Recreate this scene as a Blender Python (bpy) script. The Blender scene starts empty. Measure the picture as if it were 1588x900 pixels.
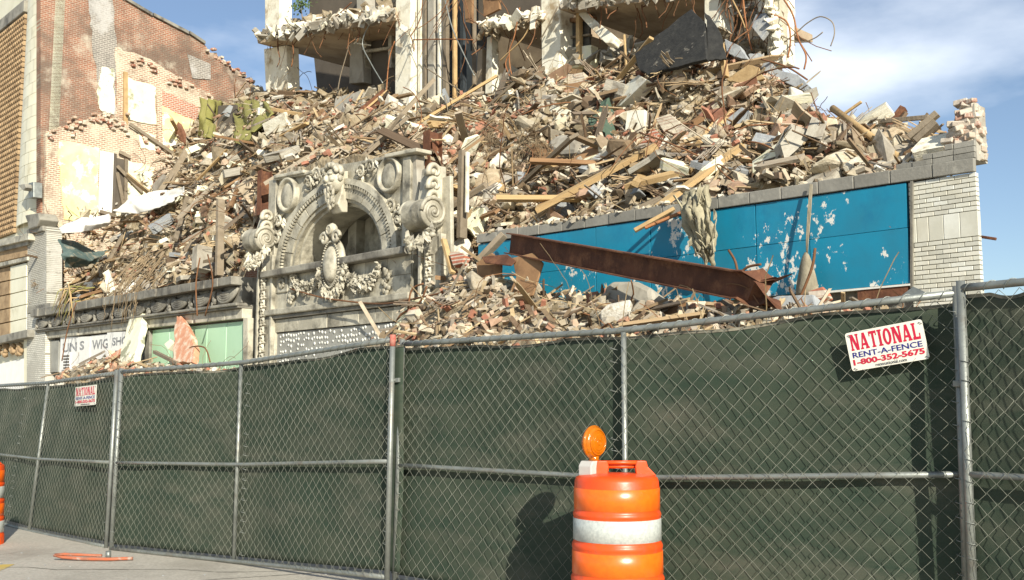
import bpy, bmesh, math, random
import numpy as np
from mathutils import Vector, Matrix, Quaternion, noise as mnoise

random.seed(7)
RNG = np.random.default_rng(7)
scene = bpy.context.scene
COL = scene.collection
R = math.radians

# ------------------------------------------------------------------ camera
F_PX, CX, CY, HORIZON = 1600.0, 794.0, 450.0, 625.0
PITCH = math.atan((HORIZON - CY) / F_PX)
CAM = Vector((0, 0, 1.3))
cam_data = bpy.data.cameras.new('camera')
cam_data.sensor_width = 36.0
cam_data.lens = 36.0 * F_PX / 1588.0
cam_data.clip_start = 0.05
cam_data.clip_end = 5000
cam = bpy.data.objects.new('camera', cam_data)
COL.objects.link(cam)
cam.location = CAM
cam.rotation_euler = (R(90) + PITCH, 0, 0)
scene.camera = cam

# ------------------------------------------------------------------ light
SUN_TRAVEL = Vector((-0.34, 1.0, -0.52)).normalized()
SUN_EL = math.asin(-SUN_TRAVEL.z)
SUN_AZ = math.atan2(-SUN_TRAVEL.x, -SUN_TRAVEL.y)
world = bpy.data.worlds.new('World')
scene.world = world
world.use_nodes = True
wn, wl = world.node_tree.nodes, world.node_tree.links
wn.clear()
w_out = wn.new('ShaderNodeOutputWorld')
w_bg = wn.new('ShaderNodeBackground')
w_bg.inputs['Strength'].default_value = 0.085
w_sky = wn.new('ShaderNodeTexSky')
w_sky.sky_type = 'NISHITA'
w_sky.sun_disc = False
w_sky.sun_elevation = SUN_EL
w_sky.sun_rotation = SUN_AZ
w_sky.air_density = 1.0
w_sky.dust_density = 0.25
w_sky.ozone_density = 3.0
w_tc = wn.new('ShaderNodeTexCoord')
w_map = wn.new('ShaderNodeMapping')
w_map.inputs['Scale'].default_value = (1.0, 1.0, 2.6)
w_map.inputs['Location'].default_value = (0.35, 0.1, 0.55)
w_n = wn.new('ShaderNodeTexNoise')
w_n.inputs['Scale'].default_value = 2.1
w_n.inputs['Detail'].default_value = 7
w_n.inputs['Roughness'].default_value = 0.52
w_r = wn.new('ShaderNodeValToRGB')
w_r.color_ramp.elements[0].position = 0.49
w_r.color_ramp.elements[0].color = (0.05, 0.05, 0.05, 1)
w_r.color_ramp.elements[1].position = 0.80
w_r.color_ramp.elements[1].color = (0.95, 0.95, 0.95, 1)
w_mix = wn.new('ShaderNodeMix')
w_mix.data_type = 'RGBA'
w_mix.inputs['B'].default_value = (11.5, 12.0, 12.6, 1)
wl.new(w_tc.outputs['Generated'], w_map.inputs['Vector'])
wl.new(w_map.outputs['Vector'], w_n.inputs['Vector'])
wl.new(w_n.outputs['Fac'], w_r.inputs['Fac'])
wl.new(w_r.outputs['Color'], w_mix.inputs['Factor'])
wl.new(w_sky.outputs['Color'], w_mix.inputs['A'])
wl.new(w_mix.outputs['Result'], w_bg.inputs['Color'])
wl.new(w_bg.outputs['Background'], w_out.inputs['Surface'])

sun_data = bpy.data.lights.new('sun', 'SUN')
sun_data.energy = 5.0
sun_data.angle = R(0.53)
sun_data.color = (1.0, 0.945, 0.83)
sun = bpy.data.objects.new('sun', sun_data)
COL.objects.link(sun)
sun.rotation_mode = 'QUATERNION'
sun.rotation_quaternion = SUN_TRAVEL.to_track_quat('-Z', 'Y')
sun.location = (10, -30, 20)

scene.view_settings.view_transform = 'Standard'
scene.view_settings.look = 'None'
scene.view_settings.exposure = 0.56
scene.view_settings.gamma = 1.0
scene.view_settings.use_curve_mapping = False

# ------------------------------------------------------------------ coordinates
# The street front runs along DV (towards the far end of the street), NV is its outward normal.
TH = R(43)
DV = Vector((-math.sin(TH), math.cos(TH), 0))
NV = Vector((-math.cos(TH), -math.sin(TH), 0))
UP = Vector((0, 0, 1))
cp, sp = math.cos(PITCH), math.sin(PITCH)

def ray(px, py):
    cx, cy = (px - CX) / F_PX, (CY - py) / F_PX
    return Vector((cx, cp - cy * sp, sp + cy * cp))

def onY(px, py, Y):
    r = ray(px, py)
    return CAM + r * (Y / r.y)

FO = onY(1520, HORIZON, 14.0)
FO.z = 0

def W(s, o, z):
    return Vector((FO.x + DV.x * s + NV.x * o, FO.y + DV.y * s + NV.y * o, z))

def onf(px, py, o=0.0):           # a point of the street-front plane (or one o metres before it): (s, z)
    r = ray(px, py)
    t = (o - (CAM - FO).dot(NV)) / r.dot(NV)
    p = CAM + r * t
    return (p - FO).dot(DV), p.z

def P(px, py, o=0.0):
    s, z = onf(px, py, o)
    return W(s, o, z)

def ons(px, py, s):               # a point on the party wall plane at s: (o, z)
    r = ray(px, py)
    t = (s - (CAM - FO).dot(DV)) / r.dot(DV)
    p = CAM + r * t
    return (p - FO).dot(NV), p.z

def lerp(a, b, t):
    return a + (b - a) * t

def interp(pts, x):
    if x <= pts[0][0]:
        return pts[0][1]
    for (x0, y0), (x1, y1) in zip(pts, pts[1:]):
        if x <= x1:
            return y0 + (y1 - y0) * (x - x0) / (x1 - x0)
    return pts[-1][1]

# ------------------------------------------------------------------ mesh builders
class MB:
    def __init__(self):
        self.v, self.f, self.sm = [], [], []
    def add(self, vs, fs, smooth=False):
        b = len(self.v)
        self.v += [tuple(v) for v in vs]
        self.f += [tuple(i + b for i in f) for f in fs]
        self.sm += [smooth] * len(fs)
        return self
    def prism(self, pts, vec):
        n = len(pts)
        vec = Vector(vec)
        vs = [Vector(p) for p in pts] + [Vector(p) + vec for p in pts]
        fs = [tuple(range(n)), tuple(range(2 * n - 1, n - 1, -1))]
        fs += [(i, i + n, (i + 1) % n + n, (i + 1) % n) for i in range(n)]
        return self.add(vs, fs)
    def fprism(self, sz, o1, o2):                # outline in (s, z), from depth o1 to o2
        return self.prism([W(s, o1, z) for s, z in sz], NV * (o2 - o1))
    def pprism(self, pix, o1, o2):               # outline found from sight lines on the plane o1
        return self.fprism([onf(x, y, o1) for x, y in pix], o1, o2)
    def fbox(self, s0, s1, z0, z1, o0, o1):
        return self.fprism([(s0, z0), (s1, z0), (s1, z1), (s0, z1)], o0, o1)
    def box(self, c, ax, ay, az):                # half axes as vectors
        c, ax, ay, az = Vector(c), Vector(ax), Vector(ay), Vector(az)
        vs = [c + ax * i + ay * j + az * k for i in (-1, 1) for j in (-1, 1) for k in (-1, 1)]
        return self.add(vs, [(0, 1, 3, 2), (4, 6, 7, 5), (0, 4, 5, 1), (2, 3, 7, 6), (0, 2, 6, 4), (1, 5, 7, 3)])
    def bar(self, a, b, w, h, side=UP):          # rectangular bar from a to b
        a, b = Vector(a), Vector(b)
        t = (b - a).normalized()
        x = t.cross(Vector(side))
        if x.length < 1e-3:
            x = t.cross(Vector((1, 0, 0)))
        x.normalize()
        y = x.cross(t)
        return self.box((a + b) / 2, (b - a) / 2, x * w / 2, y * h / 2)
    def tube(self, pts, r, n=6, caps=True, smooth=True):
        pts = [Vector(p) for p in pts]
        rr = r if hasattr(r, '__len__') else [r] * len(pts)
        vs, fs = [], []
        t0 = (pts[1] - pts[0]).normalized()
        x = t0.orthogonal().normalized()
        for i, p in enumerate(pts):
            a, b = pts[max(i - 1, 0)], pts[min(i + 1, len(pts) - 1)]
            t = (b - a)
            t = t.normalized() if t.length > 1e-9 else t0
            x = (x - t * x.dot(t))
            x = x.normalized() if x.length > 1e-6 else t.orthogonal().normalized()
            y = t.cross(x)
            for k in range(n):
                q = 2 * math.pi * k / n
                vs.append(p + (x * math.cos(q) + y * math.sin(q)) * rr[i])
        for i in range(len(pts) - 1):
            for k in range(n):
                fs.append((i * n + k, i * n + (k + 1) % n, (i + 1) * n + (k + 1) % n, (i + 1) * n + k))
        self.add(vs, fs, smooth)
        if caps:
            b = len(self.v) - len(vs)
            self.f += [tuple(b + k for k in range(n))[::-1], tuple(b + (len(pts) - 1) * n + k for k in range(n))]
            self.sm += [False, False]
        return self
    def lathe(self, c, axis, x, prof, n=24, a0=0.0, a1=2 * math.pi, smooth=True):   # prof: (radius, height along axis)
        c, axis, x = Vector(c), Vector(axis).normalized(), Vector(x).normalized()
        y = axis.cross(x)
        full = abs(a1 - a0 - 2 * math.pi) < 1e-6
        m = n if full else n + 1
        vs, fs = [], []
        for r, h in prof:
            for k in range(m):
                q = a0 + (a1 - a0) * k / n
                vs.append(c + axis * h + (x * math.cos(q) + y * math.sin(q)) * r)
        for i in range(len(prof) - 1):
            for k in range(n):
                k2 = (k + 1) % m
                fs.append((i * m + k, i * m + k2, (i + 1) * m + k2, (i + 1) * m + k))
        return self.add(vs, fs, smooth)
    def lump(self, c, ax, ay, az, jit=0.0, sub=1, smooth=True):
        V, T = ICO[sub]
        c, ax, ay, az = Vector(c), Vector(ax), Vector(ay), Vector(az)
        vs = []
        for p in V:
            q = 1 + (random.random() - .5) * 2 * jit
            vs.append(c + (ax * float(p[0]) + ay * float(p[1]) + az * float(p[2])) * q)
        return self.add(vs, [tuple(int(i) for i in t) for t in T], smooth)

def _leaf(self, c, a, b, h):
    c, a, b, h = Vector(c), Vector(a), Vector(b), Vector(h)
    vs = [c - a, c - a * .2 + b, c + a, c - a * .2 - b, c + h - a * .1, c + h * .55 + a * .5]
    return self.add(vs, [(0, 1, 4), (1, 5, 4), (1, 2, 5), (2, 3, 5), (3, 4, 5), (3, 0, 4)])
MB.leaf = _leaf

def _ico(sub):
    bm = bmesh.new()
    bmesh.ops.create_icosphere(bm, subdivisions=sub, radius=1)
    V = np.array([v.co[:] for v in bm.verts])
    T = np.array([[v.index for v in f.verts] for f in bm.faces])
    bm.free()
    return V, T
ICO = {1: _ico(1), 2: _ico(2), 3: _ico(3)}

def set_fs(me, offset):
    n = len(me.vertices)
    co = np.empty(n * 3)
    me.vertices.foreach_get('co', co)
    co = co.reshape(-1, 3) + np.array(offset) - np.array(FO)
    fs = np.stack([co @ np.array(DV), co @ np.array(NV), co[:, 2]], 1)
    at = me.attributes.new('fs', 'FLOAT_VECTOR', 'POINT')
    at.data.foreach_set('vector', fs.astype(np.float32).ravel())

def obj(name, mb, mat, parent=None, base=None, recalc=True, bevel=0.0, **tags):
    """One mesh object. Vertices come in world space; the origin is put at the parent's base or at `base`."""
    loc = Vector((0, 0, 0))
    if parent is not None:
        loc = Vector(parent['_base'])
    elif base is not None:
        loc = Vector(base)
    me = bpy.data.meshes.new(name)
    vs = [(v[0] - loc.x, v[1] - loc.y, v[2] - loc.z) for v in mb.v]
    me.from_pydata(vs, [], mb.f)
    me.polygons.foreach_set('use_smooth', mb.sm)
    if recalc:
        bm = bmesh.new()
        bm.from_mesh(me)
        bmesh.ops.recalc_face_normals(bm, faces=bm.faces)
        bm.to_mesh(me)
        bm.free()
    set_fs(me, loc)
    me.materials.append(mat)
    o = bpy.data.objects.new(name, me)
    COL.objects.link(o)
    if parent is not None:
        o.parent = parent
    else:
        o.location = loc
    o['_base'] = tuple(loc)
    if bevel:
        m = o.modifiers.new('bevel', 'BEVEL')
        m.width = bevel
        m.segments = 2
        m.limit_method = 'ANGLE'
    for k, v in tags.items():
        o[k] = v
    return o

def thing(name, label, cat, base, group=None):
    o = bpy.data.objects.new(name, None)
    COL.objects.link(o)
    o.empty_display_size = 0.2
    o.location = base
    o['_base'] = tuple(base)
    o['label'] = label
    o['category'] = cat
    if group:
        o['group'] = group
    return o

# ------------------------------------------------------------------ materials
def rgba(c):
    return (c[0], c[1], c[2], 1.0)

def mat(name, c1, c2=None, scale=3.0, rough=0.85, bump=0.25, bscale=18.0, metallic=0.0, lo=0.35, hi=0.65,
        dirt=None, dscale=0.8, dlo=0.45, dhi=0.7, attr=False, rand=0.0, spec=0.3, ramp=None, coord='Object', detail=6.0,
        bdist=0.03, stretch=None, alpha=None):
    m = bpy.data.materials.new(name)
    m.use_nodes = True
    nt = m.node_tree
    N, L = nt.nodes, nt.links
    bs = N['Principled BSDF']
    bs.inputs['Roughness'].default_value = rough
    bs.inputs['Metallic'].default_value = metallic
    bs.inputs['Specular IOR Level'].default_value = spec
    tc = N.new('ShaderNodeTexCoord')
    vec = tc.outputs['Object']
    if coord == 'fs':
        an = N.new('ShaderNodeAttribute')
        an.attribute_name = 'fs'
        vec = an.outputs['Vector']
    oi = N.new('ShaderNodeObjectInfo')
    ad = N.new('ShaderNodeVectorMath')
    ad.operation = 'MULTIPLY_ADD'
    ad.inputs[1].default_value = stretch or (1, 1, 1)
    cb = N.new('ShaderNodeCombineXYZ')
    mm = N.new('ShaderNodeMath')
    mm.operation = 'MULTIPLY'
    mm.inputs[1].default_value = 37.0
    L.new(oi.outputs['Random'], mm.inputs[0])
    for i in range(3):
        L.new(mm.outputs[0], cb.inputs[i])
    L.new(vec, ad.inputs[0])
    L.new(cb.outputs[0], ad.inputs[2])
    vec = ad.outputs[0]
    nz = N.new('ShaderNodeTexNoise')
    nz.inputs['Scale'].default_value = scale
    nz.inputs['Detail'].default_value = detail
    nz.inputs['Roughness'].default_value = 0.6
    L.new(vec, nz.inputs['Vector'])
    rp = N.new('ShaderNodeMapRange')
    rp.inputs['From Min'].default_value = lo
    rp.inputs['From Max'].default_value = hi
    L.new(nz.outputs['Fac'], rp.inputs['Value'])
    mx = N.new('ShaderNodeMix')
    mx.data_type = 'RGBA'
    mx.inputs['A'].default_value = rgba(c1)
    mx.inputs['B'].default_value = rgba(c2 or [x * 0.7 for x in c1])
    L.new(rp.outputs[0], mx.inputs['Factor'])
    col = mx.outputs['Result']
    if ramp:                                     # each object takes its own hue from the list
        cr = N.new('ShaderNodeValToRGB')
        cr.color_ramp.interpolation = 'CONSTANT'
        el = cr.color_ramp.elements
        el[0].position = 0
        el[0].color = rgba(ramp[0])
        el[1].position = 1 / len(ramp)
        el[1].color = rgba(ramp[1])
        for i, c in enumerate(ramp[2:], 2):
            e = el.new(i / len(ramp))
            e.color = rgba(c)
        L.new(oi.outputs['Random'], cr.inputs['Fac'])
        m2 = N.new('ShaderNodeMix')
        m2.data_type = 'RGBA'
        m2.blend_type = 'MULTIPLY'
        m2.inputs['Factor'].default_value = 1
        L.new(cr.outputs['Color'], m2.inputs['A'])
        L.new(col, m2.inputs['B'])
        col = m2.outputs['Result']
    if attr:
        ca = N.new('ShaderNodeAttribute')
        ca.attribute_name = 'Col'
        m3 = N.new('ShaderNodeMix')
        m3.data_type = 'RGBA'
        m3.blend_type = 'MULTIPLY'
        m3.inputs['Factor'].default_value = 1
        L.new(ca.outputs['Color'], m3.inputs['A'])
        L.new(col, m3.inputs['B'])
        col = m3.outputs['Result']
    if dirt:
        n2 = N.new('ShaderNodeTexNoise')
        n2.inputs['Scale'].default_value = dscale
        n2.inputs['Detail'].default_value = 8
        n2.inputs['Roughness'].default_value = 0.65
        L.new(vec, n2.inputs['Vector'])
        r2 = N.new('ShaderNodeMapRange')
        r2.inputs['From Min'].default_value = dlo
        r2.inputs['From Max'].default_value = dhi
        L.new(n2.outputs['Fac'], r2.inputs['Value'])
        m4 = N.new('ShaderNodeMix')
        m4.data_type = 'RGBA'
        m4.inputs['B'].default_value = rgba(dirt)
        L.new(r2.outputs[0], m4.inputs['Factor'])
        L.new(col, m4.inputs['A'])
        col = m4.outputs['Result']
    if rand:
        hv = N.new('ShaderNodeHueSaturation')
        mr = N.new('ShaderNodeMapRange')
        mr.inputs['To Min'].default_value = 1 - rand
        mr.inputs['To Max'].default_value = 1 + rand
        m5 = N.new('ShaderNodeMath')
        m5.operation = 'FRACT'
        m6 = N.new('ShaderNodeMath')
        m6.operation = 'MULTIPLY'
        m6.inputs[1].default_value = 17.3
        L.new(oi.outputs['Random'], m6.inputs[0])
        L.new(m6.outputs[0], m5.inputs[0])
        L.new(m5.outputs[0], mr.inputs['Value'])
        L.new(mr.outputs[0], hv.inputs['Value'])
        L.new(col, hv.inputs['Color'])
        col = hv.outputs['Color']
    L.new(col, bs.inputs['Base Color'])
    if bump:
        nb = N.new('ShaderNodeTexNoise')
        nb.inputs['Scale'].default_value = bscale
        nb.inputs['Detail'].default_value = 5
        L.new(vec, nb.inputs['Vector'])
        bp = N.new('ShaderNodeBump')
        bp.inputs['Strength'].default_value = bump
        bp.inputs['Distance'].default_value = bdist
        L.new(nb.outputs['Fac'], bp.inputs['Height'])
        L.new(bp.outputs['Normal'], bs.inputs['Normal'])
    m['col_out'] = ''
    return m

def base_link(m):
    return m.node_tree.nodes['Principled BSDF'].inputs['Base Color'].links[0].from_socket

def brick_mat(name, c1, c2, mortar, bw, bh, msize, axis='side', patch=None, patch2=None, rough=0.85, mbump=0.6, pscale=0.35, plo=.5, phi=.58):
    """Bricks too small to tell apart: colour and relief from the surface's own coordinates."""
    m = bpy.data.materials.new(name)
    m.use_nodes = True
    N, L = m.node_tree.nodes, m.node_tree.links
    bs = N['Principled BSDF']
    bs.inputs['Roughness'].default_value = rough
    bs.inputs['Specular IOR Level'].default_value = 0.3
    an = N.new('ShaderNodeAttribute')
    an.attribute_name = 'fs'
    sx = N.new('ShaderNodeSeparateXYZ')
    L.new(an.outputs['Vector'], sx.inputs[0])
    cb = N.new('ShaderNodeCombineXYZ')
    L.new(sx.outputs['Y' if axis == 'side' else 'X'], cb.inputs['X'])
    L.new(sx.outputs['Z'], cb.inputs['Y'])
    bt = N.new('ShaderNodeTexBrick')
    bt.inputs['Color1'].default_value = rgba(c1)
    bt.inputs['Color2'].default_value = rgba(c2)
    bt.inputs['Mortar'].default_value = rgba(mortar)
    bt.inputs['Scale'].default_value = 1.0
    bt.inputs['Mortar Size'].default_value = msize
    bt.inputs['Brick Width'].default_value = bw
    bt.inputs['Row Height'].default_value = bh
    L.new(cb.outputs[0], bt.inputs['Vector'])
    col = bt.outputs['Color']
    def over(col, c, sc, lo, hi, seed, amt=1.0):
        n = N.new('ShaderNodeTexNoise')
        n.inputs['Scale'].default_value = sc
        n.inputs['Detail'].default_value = 9
        n.inputs['Roughness'].default_value = 0.68
        mp = N.new('ShaderNodeVectorMath')
        mp.operation = 'ADD'
        mp.inputs[1].default_value = (seed, seed * .7, seed * 1.3)
        L.new(an.outputs['Vector'], mp.inputs[0])
        L.new(mp.outputs[0], n.inputs['Vector'])
        r = N.new('ShaderNodeMapRange')
        r.inputs['From Min'].default_value = lo
        r.inputs['From Max'].default_value = hi
        r.inputs['To Max'].default_value = amt
        L.new(n.outputs['Fac'], r.inputs['Value'])
        x = N.new('ShaderNodeMix')
        x.data_type = 'RGBA'
        x.inputs['B'].default_value = rgba(c)
        L.new(r.outputs[0], x.inputs['Factor'])
        L.new(col, x.inputs['A'])
        return x.outputs['Result']
    if patch:
        col = over(col, patch, pscale, plo, phi, 3.0, .8)
    if patch2:
        col = over(col, patch2, pscale * 1.7, .54, .66, 11.0, .75)
    col = over(col, [x * .35 for x in c1], 1.4, .52, .75, 23.0, .5)
    L.new(col, bs.inputs['Base Color'])
    nb = N.new('ShaderNodeTexNoise')
    nb.inputs['Scale'].default_value = 9
    L.new(an.outputs['Vector'], nb.inputs['Vector'])
    mu = N.new('ShaderNodeMath')
    mu.operation = 'MULTIPLY_ADD'
    mu.inputs[1].default_value = -1.0
    L.new(bt.outputs['Fac'], mu.inputs[0])
    L.new(nb.outputs['Fac'], mu.inputs[2])
    bp = N.new('ShaderNodeBump')
    bp.inputs['Strength'].default_value = mbump
    bp.inputs['Distance'].default_value = 0.03
    L.new(mu.outputs[0], bp.inputs['Height'])
    L.new(bp.outputs['Normal'], bs.inputs['Normal'])
    return m

M = {}
M['asphalt'] = mat('pale_concrete_street', (.50, .46, .38), (.34, .31, .255), scale=34, lo=.3, hi=.7, detail=9.0, bump=.5, bscale=70, dirt=(.26, .235, .19), dscale=.7, dlo=.48, dhi=.72, bdist=.012)
M['galv'] = mat('galvanised_steel', (.31, .325, .29), (.21, .22, .20), scale=6, rough=.48, metallic=.55, bump=.08, bscale=40, dirt=(.22, .19, .15), dscale=5, dlo=.58, dhi=.75)
M['wire'] = mat('galvanised_wire', (.26, .265, .21), (.16, .165, .13), scale=3, rough=.5, metallic=.35, bump=0)
M['red_paint'] = mat('red_paint_mark', (.5, .07, .05), (.35, .2, .15), scale=20, bump=.1)
M['screen'] = mat('green_windscreen_cloth', (.028, .047, .031), (.062, .072, .048), scale=2.4, rough=.8, bump=.4, bscale=120, dirt=(.105, .104, .076), dscale=1.3, dlo=.50, dhi=.80, lo=.3, hi=.75, detail=15.0, stretch=(1, 1, 3.4), bdist=.004, spec=.2)
M['hem'] = mat('screen_hem', (.30, .27, .20), (.04, .05, .04), scale=7, bump=.2)
M['sign_white'] = mat('sign_white', (.80, .78, .66), (.74, .71, .58), scale=5, rough=.4, bump=0)
M['sign_red'] = mat('sign_red', (.55, .015, .05), (.48, .02, .05), scale=8, rough=.4, bump=0)
M['sign_blue'] = mat('sign_blue', (.02, .02, .19), (.03, .03, .2), scale=8, rough=.4, bump=0)
M['sign_grey'] = mat('sign_grey', (.10, .10, .12), rough=.5, bump=0)
M['drum'] = mat('drum_orange', (.80, .085, .008), (.66, .06, .006), scale=3, rough=.38, bump=.05, bscale=20, spec=.5, dirt=(.24, .085, .045), dscale=9, dlo=.52, dhi=.78)
M['drum_sheet'] = mat('reflective_orange', (.86, .145, .006), (.80, .12, .005), scale=30, rough=.3, bump=.12, bscale=260, spec=.6, bdist=.002)
M['drum_white'] = mat('reflective_white', (.52, .54, .49), (.38, .40, .37), scale=60, rough=.28, bump=.2, bscale=260, spec=.6, bdist=.002, dirt=(.42, .40, .34), dscale=5, dlo=.52, dhi=.8)
M['rubber'] = mat('black_rubber', (.03, .03, .03), (.05, .045, .04), bump=.2)
M['grey_plastic'] = mat('grey_plastic', (.52, .50, .45), (.45, .43, .39), rough=.5, bump=.05)
M['orange_paint'] = mat('orange_paint', (.46, .12, .05), (.30, .13, .08), scale=9, rough=.6, bump=.2, dirt=(.4, .36, .3), dscale=6, dlo=.52, dhi=.62)
am = mat('amber_lens', (.82, .25, .004), (.70, .19, .003), scale=30, rough=.12, bump=.6, bscale=70, spec=.6, bdist=.004)
am.node_tree.nodes['Principled BSDF'].inputs['Transmission Weight'].default_value = .45
am.node_tree.nodes['Principled BSDF'].inputs['Emission Strength'].default_value = 0.0
M['amber'] = am

M['terra'] = mat('glazed_terracotta', (.54, .50, .385), (.37, .335, .25), scale=1.7, rough=.5, bump=.3, bscale=14, dirt=(.10, .088, .062), dscale=1.9, dlo=.46, dhi=.70, spec=.45, rand=.12)
M['terra_dark'] = mat('sooty_terracotta', (.20, .185, .15), (.30, .28, .225), scale=1.1, rough=.6, bump=.3, bscale=14, dirt=(.07, .062, .05), dscale=1.3, dlo=.46, dhi=.68, rand=.15)
M['cream_tile'] = mat('cream_tile', (.74, .70, .52), (.66, .61, .43), scale=1.2, rough=.4, bump=.08, dirt=(.42, .36, .22), dscale=1.2, dlo=.58, dhi=.8, spec=.5, rand=.06)
M['plaster'] = mat('yellow_plaster', (.70, .61, .25), (.74, .68, .38), scale=1.4, bump=.2, bscale=6, dirt=(.80, .79, .70), dscale=1.6, dlo=.53, dhi=.60)
M['plaster_old'] = mat('flaking_plaster', (.70, .66, .42), (.76, .73, .58), scale=1.6, bump=.3, bscale=6, dirt=(.30, .30, .20), dscale=1.5, dlo=.56, dhi=.62)
M['white_door'] = mat('white_painted_wood', (.80, .79, .74), (.74, .72, .66), scale=3, bump=.05)
M['white_tarp'] = mat('white_tarpaulin', (.74, .72, .66), (.62, .60, .54), scale=2, rough=.6, bump=.3, bscale=5, bdist=.05)
M['concrete'] = mat('bare_concrete', (.40, .37, .30), (.30, .275, .22), scale=1.6, bump=.5, bscale=7, dirt=(.20, .165, .12), dscale=1.0, dlo=.5, dhi=.72, rand=.1)
M['grey_concrete'] = mat('grey_concrete', (.34, .35, .34), (.24, .25, .25), scale=3, bump=.5, bscale=12, dirt=(.46, .44, .38), dscale=2.2, dlo=.58, dhi=.68, rand=.12)
M['white_column'] = mat('whitewashed_concrete', (.76, .73, .60), (.68, .63, .48), scale=1.3, bump=.5, bscale=7, dirt=(.34, .26, .155), dscale=1.7, dlo=.51, dhi=.68)
M['tan_wall'] = mat('stained_wall', (.23, .18, .115), (.17, .13, .085), scale=.9, bump=.2, dirt=(.10, .075, .05), dscale=.7, dlo=.45, dhi=.68)
M['tan_ceiling'] = mat('stained_ceiling', (.42, .33, .22), (.33, .25, .165), scale=.9, bump=.2, dirt=(.22, .15, .09), dscale=.7, dlo=.48, dhi=.68)
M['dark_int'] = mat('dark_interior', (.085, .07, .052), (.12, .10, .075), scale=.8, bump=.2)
M['shaft'] = mat('dark_sheet_metal', (.045, .055, .06), (.03, .036, .04), scale=1.2, rough=.6, bump=.1)
M['rust'] = mat('rusty_steel', (.155, .065, .033), (.085, .036, .020), scale=2.6, rough=.82, bump=.35, bscale=22, dirt=(.26, .12, .055), dscale=3.0, dlo=.52, dhi=.72, rand=.12)
M['rust_bright'] = mat('orange_rust', (.34, .15, .06), (.20, .08, .035), scale=3, rough=.85, bump=.3, rand=.2)
M['brown_board'] = mat('brown_board', (.30, .175, .085), (.24, .135, .065), scale=2, bump=.15, dirt=(.15, .08, .04), dscale=1.8, dlo=.52, dhi=.7, rand=.15)
M['rope_rust'] = mat('rusty_rebar', (.21, .10, .045), (.14, .065, .03), scale=8, bump=.2, rand=.25)
M['roofing'] = mat('tar_roofing', (.018, .018, .017), (.035, .034, .03), scale=5, bump=.6, bscale=14, dirt=(.22, .20, .16), dscale=3.4, dlo=.60, dhi=.70)
M['green_sheet'] = mat('green_sheet', (.085, .125, .085), (.06, .095, .065), scale=3, bump=.2)
M['olive'] = mat('olive_curtain', (.20, .19, .05), (.25, .23, .08), scale=3, bump=.3)
M['teal'] = mat('torn_teal_sheet', (.06, .10, .095), (.11, .15, .135), scale=4, bump=.4, dirt=(.3, .27, .2), dscale=3, dlo=.55, dhi=.65)
M['salmon'] = mat('salmon_terracotta', (.60, .30, .18), (.52, .24, .14), scale=5, bump=.5, bscale=12, dirt=(.66, .54, .40), dscale=4, dlo=.48, dhi=.62)
M['burlap'] = mat('dusty_burlap', (.30, .26, .18), (.22, .19, .13), scale=8, bump=.5, bscale=60, bdist=.015)
M['mud_cloth'] = mat('muddy_insulation', (.44, .40, .27), (.27, .235, .15), scale=4, bump=.6, bscale=14, dirt=(.12, .10, .065), dscale=2.4, dlo=.50, dhi=.64)
M['timber'] = mat('broken_timber', (.95, .95, .95), (.62, .60, .58), scale=2.5, bump=.3, bscale=18, stretch=(.6, 6, 6),
                  ramp=[(.24, .17, .10), (.40, .29, .165), (.20, .155, .11), (.50, .38, .22), (.28, .24, .19), (.17, .115, .07), (.44, .37, .27), (.33, .22, .12)])
M['tan_timber'] = mat('fresh_broken_timber', (.50, .35, .17), (.38, .25, .115), scale=3, bump=.3, bscale=16, rand=.15)
M['grey_timber'] = mat('weathered_timber', (.27, .22, .155), (.19, .15, .10), scale=3, bump=.35, bscale=16, rand=.2)
M['loose_brick'] = mat('loose_brick', (1, 1, 1), (.72, .70, .68), scale=8, bump=.35, bscale=22,
                       ramp=[(.34, .145, .09), (.50, .37, .26), (.42, .21, .135), (.56, .46, .34), (.55, .47, .36), (.60, .54, .43), (.45, .29, .20)],
                       dirt=(.58, .52, .42), dscale=7, dlo=.54, dhi=.64)
M['mortared_brick'] = mat('mortared_brick', (1, 1, 1), (.72, .70, .68), scale=8, bump=.35, bscale=22,
                       ramp=[(.50, .41, .31), (.56, .48, .38), (.42, .25, .18), (.52, .44, .34), (.45, .33, .24)], dirt=(.58, .52, .42), dscale=7, dlo=.48, dhi=.64)
M['chunk'] = mat('concrete_chunk', (1, 1, 1), (.72, .70, .66), scale=5, bump=.5, bscale=14,
                 ramp=[(.52, .46, .345), (.40, .35, .26), (.63, .58, .46), (.34, .31, .26), (.46, .37, .25), (.70, .66, .56), (.30, .25, .18)], dirt=(.32, .26, .17), dscale=3, dlo=.54, dhi=.7)
M['plate'] = mat('plaster_plate', (1, 1, 1), (.8, .78, .74), scale=4, bump=.3,
                 ramp=[(.70, .64, .48), (.30, .18, .09), (.60, .56, .47), (.42, .34, .24), (.74, .71, .62), (.24, .15, .09)], dirt=(.30, .24, .16), dscale=2.5, dlo=.56, dhi=.7)
M['soup'] = mat('rubble_fragments', (1, 1, 1), (.7, .68, .64), scale=5, bump=.35, bscale=14, attr=True)
M['dust'] = mat('rubble_dust', (.33, .265, .165), (.19, .145, .088), scale=1.6, bump=1.0, bscale=5, dirt=(.46, .40, .30), dscale=2.4, dlo=.5, dhi=.64, bdist=.12)
M['brush'] = mat('dead_brush', (.26, .19, .11), (.17, .125, .075), scale=5, bump=0)
M['leaf'] = mat('green_leaf', (.05, .085, .02), (.08, .11, .03), scale=5, bump=0)
M['side_brick'] = brick_mat('old_brick', (.34, .13, .072), (.24, .10, .06), (.40, .33, .24), .225, .085, .014, 'side', patch=(.13, .10, .074), patch2=(.52, .46, .35), plo=.43, phi=.57)
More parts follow.
